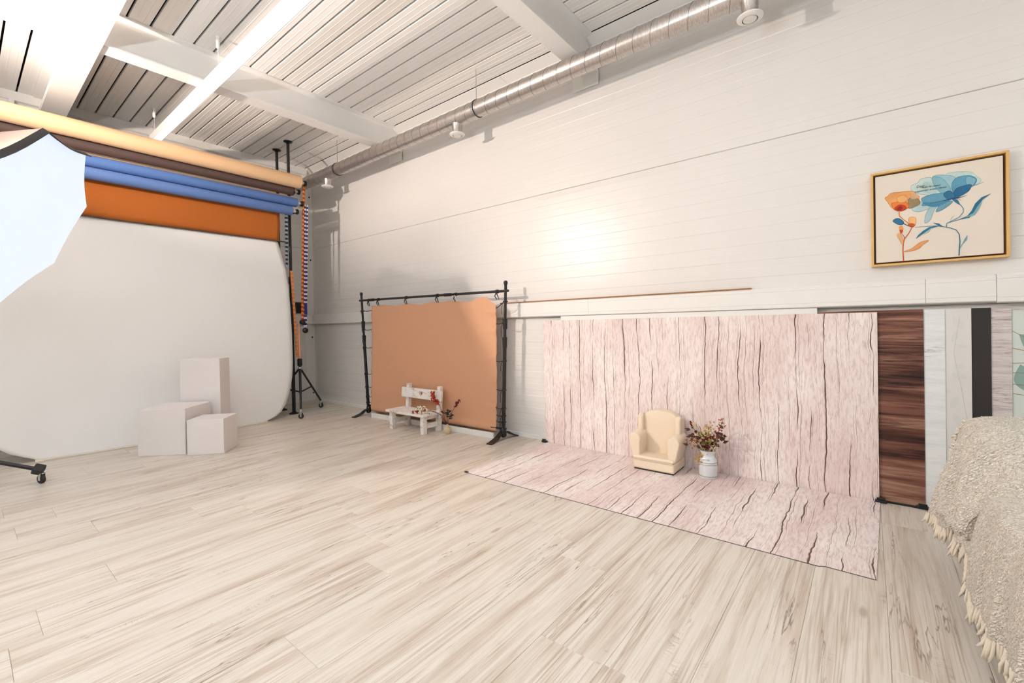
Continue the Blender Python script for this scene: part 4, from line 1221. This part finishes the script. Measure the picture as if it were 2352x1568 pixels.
# ------------------------------------------------------------------ framed flower picture
FX = XW - 0.045
y0, y1, z0, z1 = -0.585, -0.020, 1.410, 1.967
pf = thing('framed_picture', 'framed watercolour of orange and blue flowers on the wall', 'picture', (XW, (y0 + y1) / 2, z0))
fw = 0.012
def frame_bar(a, b, c, d):
    MB().box(FX, XW - 0.001, a, b, c, d).build('frame_bar', 'gold_frame', pf, bevel=0.001)
frame_bar(y0, y1, z0, z0 + fw)
frame_bar(y0, y1, z1 - fw, z1)
frame_bar(y0, y0 + fw, z0 + fw, z1 - fw)
frame_bar(y1 - fw, y1, z0 + fw, z1 - fw)
MB().box(XW - 0.012, XW - 0.002, y0 + fw, y1 - fw, z0 + fw, z1 - fw).build('backing', 'bronze', pf)
M['canvas'] = plain('canvas', (232, 222, 208), 0.8, 0, 0.02, 5, 0.15, 500)
CXF = XW - 0.036
cy0, cy1, cz0, cz1 = y0 + fw + 0.010, y1 - fw - 0.010, z0 + fw + 0.010, z1 - fw - 0.010
cv_ = MB().box(CXF, XW - 0.012, cy0, cy1, cz0, cz1).build('canvas', 'canvas', pf, bevel=0.001)
# artwork coordinates measured on the zoomed picture: canvas corners in that view
Q = [(235, 412), (1692, 165), (1697, 1278), (245, 1388)]     # TL TR BR BL
def inv(px, py):
    """bilinear inverse: picture view -> (s,t) on the canvas"""
    s, t = 0.5, 0.5
    for _ in range(25):
        tx_ = Q[0][0] + (Q[1][0] - Q[0][0]) * s
        ty_ = Q[0][1] + (Q[1][1] - Q[0][1]) * s
        bx2 = Q[3][0] + (Q[2][0] - Q[3][0]) * s
        by2 = Q[3][1] + (Q[2][1] - Q[3][1]) * s
        s += (px - (tx_ + (bx2 - tx_) * t)) / 1455
        t += (py - (ty_ + (by2 - ty_) * t)) / 1050
    return s, t
def cpt(px, py, lay):
    s, t = inv(px, py)
    # perspective foreshortening along the wall
    d0, d1 = 2.755 - 0.624 * 0.03, 2.755 - 0.624 * 0.56
    ss = s * d1 and (s * d0 * 0 + s) or 0
    wa, wb_ = 1 / d0, 1 / d1
    ss = (s * wa) / (s * wa + (1 - s) * wb_) if False else s * d0 / (s * d0 + (1 - s) * d1) if False else s
    return Vector((CXF - 0.0002 - 0.00003 * lay, cy1 + (cy0 - cy1) * ss, cz1 + (cz0 - cz1) * t))
LAY = [0]
def blob(pts, rgb, outline=None, name='petal_print'):
    """closed smooth outline (Catmull-Rom) filled as a fan from its centroid"""
    n_ = len(pts)
    out = []
    for i in range(n_):
        p0, p1, p2, p3 = pts[i - 1], pts[i], pts[(i + 1) % n_], pts[(i + 2) % n_]
        for j in range(5):
            t_ = j / 5
            out.append(tuple(0.5 * (2 * p1[c] + (-p0[c] + p2[c]) * t_ + (2 * p0[c] - 5 * p1[c] + 4 * p2[c] - p3[c]) * t_ ** 2 + (-p0[c] + 3 * p1[c] - 3 * p2[c] + p3[c]) * t_ ** 3) for c in (0, 1)))
    LAY[0] += 1
    vs = [cpt(a, b, LAY[0]) for a, b in out]
    ctr = sum(vs, Vector()) / len(vs)
    n2 = len(vs)
    MB().add(vs + [ctr], [(i, (i + 1) % n2, n2) for i in range(n2)]).build(name, art(rgb), cv_)
    if outline:
        stroke(out + [out[0]], 5, outline, 'outline_print')
def stroke(pts, wd, rgb, name='stem_print'):
    """ribbon of varying width: wd number or list"""
    LAY[0] += 1
    n_ = len(pts)
    ws = wd if isinstance(wd, (list, tuple)) else [wd] * n_
    vs = []
    for i, p in enumerate(pts):
        a, b = pts[max(0, i - 1)], pts[min(n_ - 1, i + 1)]
        dx, dy = b[0] - a[0], b[1] - a[1]
        l = math.hypot(dx, dy) or 1
        nx, ny = -dy / l * ws[i] / 2, dx / l * ws[i] / 2
        vs += [cpt(p[0] + nx, p[1] + ny, LAY[0]), cpt(p[0] - nx, p[1] - ny, LAY[0])]
    MB().add(vs, [(2 * i, 2 * i + 1, 2 * i + 3, 2 * i + 2) for i in range(n_ - 1)]).build(name, art(rgb), cv_)
# blue flower, pale back petals first
blob([(1090, 372), (1200, 345), (1360, 348), (1425, 400), (1465, 430), (1450, 470), (1340, 500), (1180, 440)], (190, 214, 208), (150, 186, 186))
blob([(690, 500), (760, 470), (800, 425), (900, 405), (960, 430), (1080, 480), (1140, 560), (1080, 620), (900, 610), (740, 590), (685, 550)], (196, 216, 210), (128, 172, 178))
blob([(820, 470), (920, 460), (1000, 520), (960, 600), (840, 570)], (178, 206, 204))
blob([(935, 400), (1020, 378), (1180, 400), (1190, 470), (1160, 560), (1130, 580), (1100, 480), (1020, 420)], (156, 196, 204), (104, 156, 174))
blob([(930, 410), (1030, 410), (1105, 480), (1140, 560), (1060, 600), (970, 520)], (134, 182, 194), (96, 150, 170))
blob([(690, 770), (780, 690), (930, 660), (1100, 640), (1000, 690), (900, 760), (770, 800)], (178, 204, 204), (120, 164, 174))
blob([(860, 820), (940, 710), (1010, 700), (950, 790), (910, 890), (845, 928)], (166, 196, 198), (112, 158, 170))
blob([(975, 800), (1020, 720), (1120, 680), (1160, 690), (1060, 770)], (108, 160, 180), (70, 126, 156))
blob([(805, 650), (900, 608), (1050, 585), (1140, 600), (1160, 650), (1060, 680), (900, 720), (815, 730), (825, 690)], (98, 158, 182), (56, 116, 150))
blob([(820, 690), (1000, 690), (1160, 650), (1000, 740), (880, 735)], (70, 136, 168))
blob([(1155, 480), (1210, 410), (1340, 388), (1420, 430), (1380, 510), (1260, 540), (1170, 580)], (92, 154, 182), (54, 112, 148))
blob([(1320, 400), (1415, 430), (1375, 505), (1310, 480)], (124, 176, 194), (70, 130, 160))
blob([(1150, 640), (1200, 540), (1300, 500), (1365, 495), (1340, 560), (1270, 610), (1190, 650)], (34, 104, 148), (18, 72, 116))
blob([(1060, 600), (1120, 560), (1180, 600), (1180, 650), (1100, 650)], (44, 112, 152), (24, 80, 122))
blob([(1150, 655), (1210, 660), (1235, 700), (1245, 725), (1200, 700)], (48, 116, 152))
stroke([(1320, 612), (1240, 640), (1160, 650), (1060, 672), (900, 705)], [2, 9, 14, 7, 2], (18, 70, 112))
stroke([(1498, 465), (1420, 495), (1340, 520)], [2, 6, 4], (70, 120, 140))
stroke([(1200, 645), (1260, 672)], [6, 2], (30, 84, 120))
# orange flower
blob([(360, 650), (395, 625), (440, 590), (560, 575), (640, 565), (720, 570), (740, 600), (778, 625), (770, 680), (780, 710), (700, 750), (600, 765), (510, 790), (440, 750), (400, 700)], (232, 164, 100), (196, 112, 56))
blob([(650, 660), (700, 645), (770, 655), (785, 710), (700, 752), (655, 755)], (150, 132, 98), (112, 94, 66))
blob([(690, 570), (735, 595), (775, 628), (740, 650), (680, 650)], (212, 172, 134))
blob([(440, 710), (520, 690), (600, 680), (650, 720), (640, 760), (530, 795), (470, 765)], (226, 128, 52), (190, 84, 28))
blob([(510, 640), (590, 610), (640, 650), (600, 690), (530, 690)], (238, 176, 112), (206, 122, 62))
blob([(480, 765), (540, 722), (610, 735), (620, 770), (545, 795)], (190, 62, 14), (150, 36, 8))
blob([(505, 770), (550, 735), (580, 760), (545, 790)], (146, 26, 10))
stroke([(535, 790), (540, 850), (590, 890), (640, 925), (690, 965)], [16, 12, 9, 10, 16], (220, 128, 66))
blob([(652, 880), (690, 860), (738, 875), (735, 930), (715, 965), (670, 950)], (238, 182, 120), (222, 142, 74))
blob([(640, 945), (690, 930), (730, 950), (700, 980), (665, 970)], (204, 84, 28))
blob([(460, 910), (490, 882), (540, 880), (590, 915), (580, 945), (520, 945)], (44, 112, 152), (20, 78, 118))
stroke([(580, 930), (640, 960), (690, 972)], [10, 8, 6], (34, 74, 100))
blob([(530, 975), (565, 960), (585, 985), (582, 1020), (555, 1045), (540, 1015)], (230, 156, 92))
blob([(540, 1010), (580, 1008), (575, 1040), (552, 1046)], (196, 66, 18))
stroke([(560, 1042), (595, 1085), (598, 1110)], [6, 8, 8], (204, 92, 44))
stroke([(690, 980), (650, 1050), (600, 1110), (585, 1160), (580, 1240), (588, 1360)], [9, 10, 11, 12, 14, 16], (206, 88, 36))
blob([(510, 1070), (540, 1045), (565, 1080), (585, 1130), (575, 1170), (530, 1110)], (236, 182, 128), (220, 150, 92))
blob([(595, 1255), (680, 1225), (730, 1190), (800, 1145), (890, 1128), (820, 1175), (780, 1215), (700, 1245)], (226, 158, 98), (200, 116, 56))
# blue stems and leaves
stroke([(1228, 1305), (1232, 1230), (1240, 1140), (1232, 1060), (1200, 1010), (1130, 985), (1000, 962), (900, 964), (800, 972), (725, 978)], [13, 13, 12, 11, 10, 9, 8, 5, 4, 4], (52, 116, 142))
stroke([(1090, 975), (1095, 935), (1160, 900), (1230, 865), (1275, 810), (1278, 765), (1245, 720)], [12, 10, 8, 8, 8, 8, 10], (74, 140, 160))
stroke([(1120, 925), (1250, 885), (1330, 860), (1385, 800), (1420, 720), (1480, 650), (1570, 598)], [4, 8, 30, 42, 40, 28, 2], (34, 106, 138))
stroke([(1300, 868), (1390, 830), (1440, 750), (1475, 690)], [4, 28, 28, 4], (120, 172, 182))
stroke([(1000, 962), (900, 985), (830, 1030), (770, 1075), (738, 1108)], [6, 24, 28, 18, 3], (40, 110, 140))
stroke([(920, 985), (880, 1030), (830, 1055)], [4, 18, 4], (150, 188, 192))
stroke([(1050, 968), (1000, 945), (942, 928)], [4, 26, 3], (58, 118, 142))
stroke([(1236, 1225), (1270, 1165), (1300, 1120), (1320, 1070)], [8, 10, 26, 3], (112, 164, 176))
stroke([(1130, 905), (1150, 870), (1180, 840)], [4, 6, 2], (140, 184, 190))
# handwriting, two lines
def script(txt, size, px, py, px2, py2):
    cu = bpy.data.curves.new('lettering', 'FONT')
    cu.body = txt
    cu.size = 1.0
    cu.shear = 0.35
    to = bpy.data.objects.new('lettering_src', cu)
    COL.objects.link(to)
    dg = bpy.context.evaluated_depsgraph_get()
    me = bpy.data.meshes.new_from_object(to.evaluated_get(dg))
    bpy.data.objects.remove(to)
    xs_ = [v.co.x for v in me.vertices]
    wx = max(xs_) - min(xs_)
    a, b = cpt(px, py, LAY[0] + 3), cpt(px2, py2, LAY[0] + 3)
    L = (b - a)
    up = Vector((0, 0, 1)) * size
    off = root_loc(cv_)
    for v in me.vertices:
        p = a + L * ((v.co.x - min(xs_)) / wx) + up * v.co.y
        v.co = p - off
    me.materials.clear()
    me.materials.append(M['ink'])
    o = bpy.data.objects.new('lettering', me)
    COL.objects.link(o)
    o.parent = cv_
    o.matrix_parent_inverse = Matrix.Identity(4)
script('Creer', 0.020, 748, 530, 845, 514)
script('avec le coeur', 0.014, 808, 532, 1035, 500)
script("capturer avec l'\u00e2me", 0.014, 728, 582, 1095, 524)

# ------------------------------------------------------------------ sofa with knitted throws
so = thing('sofa', 'low sofa hidden under knitted throws at the right edge', 'sofa', (2.15, -1.2, 0))
MB().box(1.57, 2.70, -2.3, -0.42, 0.12, 0.37).build('base', 'sofa_cloth', so, bevel=0.04, seg=3)
MB().box(2.50, 2.72, -2.3, -0.44, 0.38, 0.595).build('backrest', 'sofa_cloth', so, bevel=0.05, seg=3)
for x in (1.65, 2.6):
    for y in (-2.2, -0.52):
        MB().lathe((x, y, 0), [(0.018, 0), (0.025, 0.12)], 12).build('leg', 'black', so)
def fold(u, v, a, k):
    return a * math.sin(u * k) * v
# throw over the backrest: section runs from the hem at the left end up and across
rng = random.Random(3)
def poly_at(pts, f):
    L = [0]
    for p, q in zip(pts, pts[1:]):
        L.append(L[-1] + (Vector(q) - Vector(p)).length)
    s = f * L[-1]
    for i in range(len(pts) - 1):
        if s <= L[i + 1] or i == len(pts) - 2:
            t_ = (s - L[i]) / (L[i + 1] - L[i])
            return Vector(pts[i]).lerp(Vector(pts[i + 1]), t_)
def smoothpts(pts, n_=4):
    out = []
    for i in range(len(pts) - 1):
        p0, p1, p2, p3 = (Vector(pts[max(0, i - 1)]), Vector(pts[i]), Vector(pts[i + 1]), Vector(pts[min(len(pts) - 1, i + 2)]))
        for j in range(n_):
            t_ = j / n_
            out.append(0.5 * (2 * p1 + (p2 - p0) * t_ + (2 * p0 - 5 * p1 + 4 * p2 - p3) * t_ ** 2 + (3 * p1 - p0 - 3 * p2 + p3) * t_ ** 3))
    out.append(Vector(pts[-1]))
    return out
def throw_mesh(secs, nu, nv, wrk):
    """secs: list of section polylines (same meaning along their length)"""
    ss = [smoothpts(s) for s in secs]
    def fn(u, v):
        f = u * (len(ss) - 1)
        i = min(int(f), len(ss) - 2)
        t_ = f - i
        p = poly_at(ss[i], v).lerp(poly_at(ss[i + 1], v), t_ * t_ * (3 - 2 * t_))
        return p + wrk(u, v)
    return fn
secB = [
    [(2.76, -0.225, 0.20), (2.755, -0.27, 0.42), (2.75, -0.325, 0.60), (2.74, -0.40, 0.655), (2.74, -0.8, 0.66), (2.74, -1.5, 0.66)],
    [(2.66, -0.235, 0.205), (2.66, -0.275, 0.42), (2.66, -0.320, 0.60), (2.66, -0.40, 0.672), (2.66, -0.8, 0.675), (2.66, -1.5, 0.675)],
    [(2.54, -0.255, 0.21), (2.55, -0.285, 0.40), (2.545, -0.33, 0.585), (2.54, -0.41, 0.66), (2.54, -0.8, 0.665), (2.54, -1.5, 0.665)],
    [(2.42, -0.275, 0.22), (2.44, -0.30, 0.38), (2.45, -0.35, 0.53), (2.44, -0.43, 0.60), (2.44, -0.8, 0.61), (2.44, -1.5, 0.61)],
    [(2.31, -0.30, 0.222), (2.315, -0.318, 0.32), (2.32, -0.37, 0.40), (2.30, -0.44, 0.43), (2.30, -0.8, 0.43), (2.30, -1.5, 0.43)]]
def wrkB(u, v):
    d = max(0, 1 - v / 0.45)
    return Vector((0, 0.018 * math.sin(u * 19 + v * 9) * d + 0.010 * math.sin(u * 41 - v * 9) * d, 0.004 * math.sin(u * 13 + v * 31)))
fB = throw_mesh(secB, 60, 90, wrkB)
tb = thing('knitted_throw', 'lower cream knitted throw showing left of the upper throw on the sofa', 'throw', (2.6, -0.3, 0.2), 'cream knitted throws on the sofa')
MB().grid(fB, 60, 90).build('cloth', 'throw', tb, smooth='all', solid=0.006)
def fO(u, v):
    u0 = 0.30 - 0.9 * v if v < 0.30 else 0.03
    uu = max(0.03, u0) + u * (1 - max(0.03, u0))
    p = fB(uu, 0.03 + 0.97 * v)
    d = max(0, 1 - v / 0.5)
    return p + Vector((-0.004, 0.016 + 0.012 * math.sin(uu * 33 + v * 14) * d + 0.015 * math.exp(-((uu - 0.62 - v * 0.4) / 0.07) ** 2) * d, 0.012))
to_ = thing('knitted_throw', 'upper cream knitted throw with slanting fringed edge over the sofa backrest', 'throw', (2.5, -0.3, 0.22), 'cream knitted throws on the sofa')
MB().grid(fO, 70, 90).build('cloth', 'throw', to_, smooth='all', solid=0.006)
m = MB()
for i in range(34):
    v = 0.01 + 0.30 * i / 33
    p = fO(0.0, v)
    q = p + Vector((rng.uniform(0.02, 0.04), rng.uniform(-0.004, 0.012), rng.uniform(-0.02, 0.004)))
    m.tube([p + Vector((-0.01, 0.003, 0)), p.lerp(q, 0.5) + Vector((0, 0.004, 0)), q], [0.004, 0.005, 0.003], 6)
o = m.build('fringe', 'fringe', to_, smooth='all')
o['kind'] = 'stuff'
secS = [
    [(2.39, -0.295, 0.215), (2.41, -0.315, 0.30), (2.43, -0.36, 0.37), (2.43, -0.43, 0.40), (2.43, -0.8, 0.41), (2.43, -1.5, 0.41)],
    [(2.25, -0.270, 0.15), (2.25, -0.285, 0.30), (2.25, -0.315, 0.435), (2.25, -0.38, 0.485), (2.25, -0.8, 0.495), (2.25, -1.5, 0.495)],
    [(2.10, -0.275, 0.12), (2.10, -0.285, 0.28), (2.09, -0.305, 0.435), (2.09, -0.37, 0.492), (2.09, -0.8, 0.50), (2.09, -1.5, 0.50)],
    [(1.90, -0.285, 0.13), (1.90, -0.29, 0.28), (1.90, -0.31, 0.43), (1.90, -0.37, 0.485), (1.90, -0.8, 0.49), (1.90, -1.5, 0.49)],
    [(1.62, -0.29, 0.17), (1.62, -0.295, 0.29), (1.62, -0.315, 0.42), (1.62, -0.38, 0.47), (1.62, -0.8, 0.475), (1.62, -1.5, 0.475)],
    [(1.50, -0.31, 0.18), (1.49, -0.315, 0.26), (1.495, -0.335, 0.36), (1.50, -0.40, 0.40), (1.50, -0.8, 0.40), (1.50, -1.5, 0.40)]]
def wrkS(u, v):
    d = max(0, 1 - v / 0.45)
    return Vector((0, 0.012 * math.sin(u * 26 + v * 4) * d + 0.007 * math.sin(u * 57 - v * 9) * d, 0.004 * math.sin(u * 17 + v * 27)))
fS = throw_mesh(secS, 80, 90, wrkS)
ts = thing('knitted_throw', 'cream knitted throw with fringe hanging off the sofa seat', 'throw', (2.0, -0.3, 0.12), 'cream knitted throws on the sofa')
MB().grid(fS, 80, 90).build('cloth', 'throw', ts, smooth='all', solid=0.006)
for par, fn, cnt in ((tb, fB, 62), (ts, fS, 84)):
    m = MB()
    for i in range(cnt):
        u = (i + 0.5) / cnt
        p = fn(u, 0.0)
        L = rng.uniform(0.03, 0.055)
        d = Vector((rng.uniform(-.35, .35), rng.uniform(-.05, .45), -1)).normalized()
        m.tube([p + Vector((0, 0, 0.012)), p + d * L * 0.5 + Vector((rng.uniform(-.004, .004), rng.uniform(0, .006), 0)), p + d * L + Vector((rng.uniform(-.008, .008), rng.uniform(-.004, .010), 0))], [0.0045, 0.0055, 0.003], 6)
    o = m.build('fringe', 'fringe', par, smooth='all')
    o['kind'] = 'stuff'
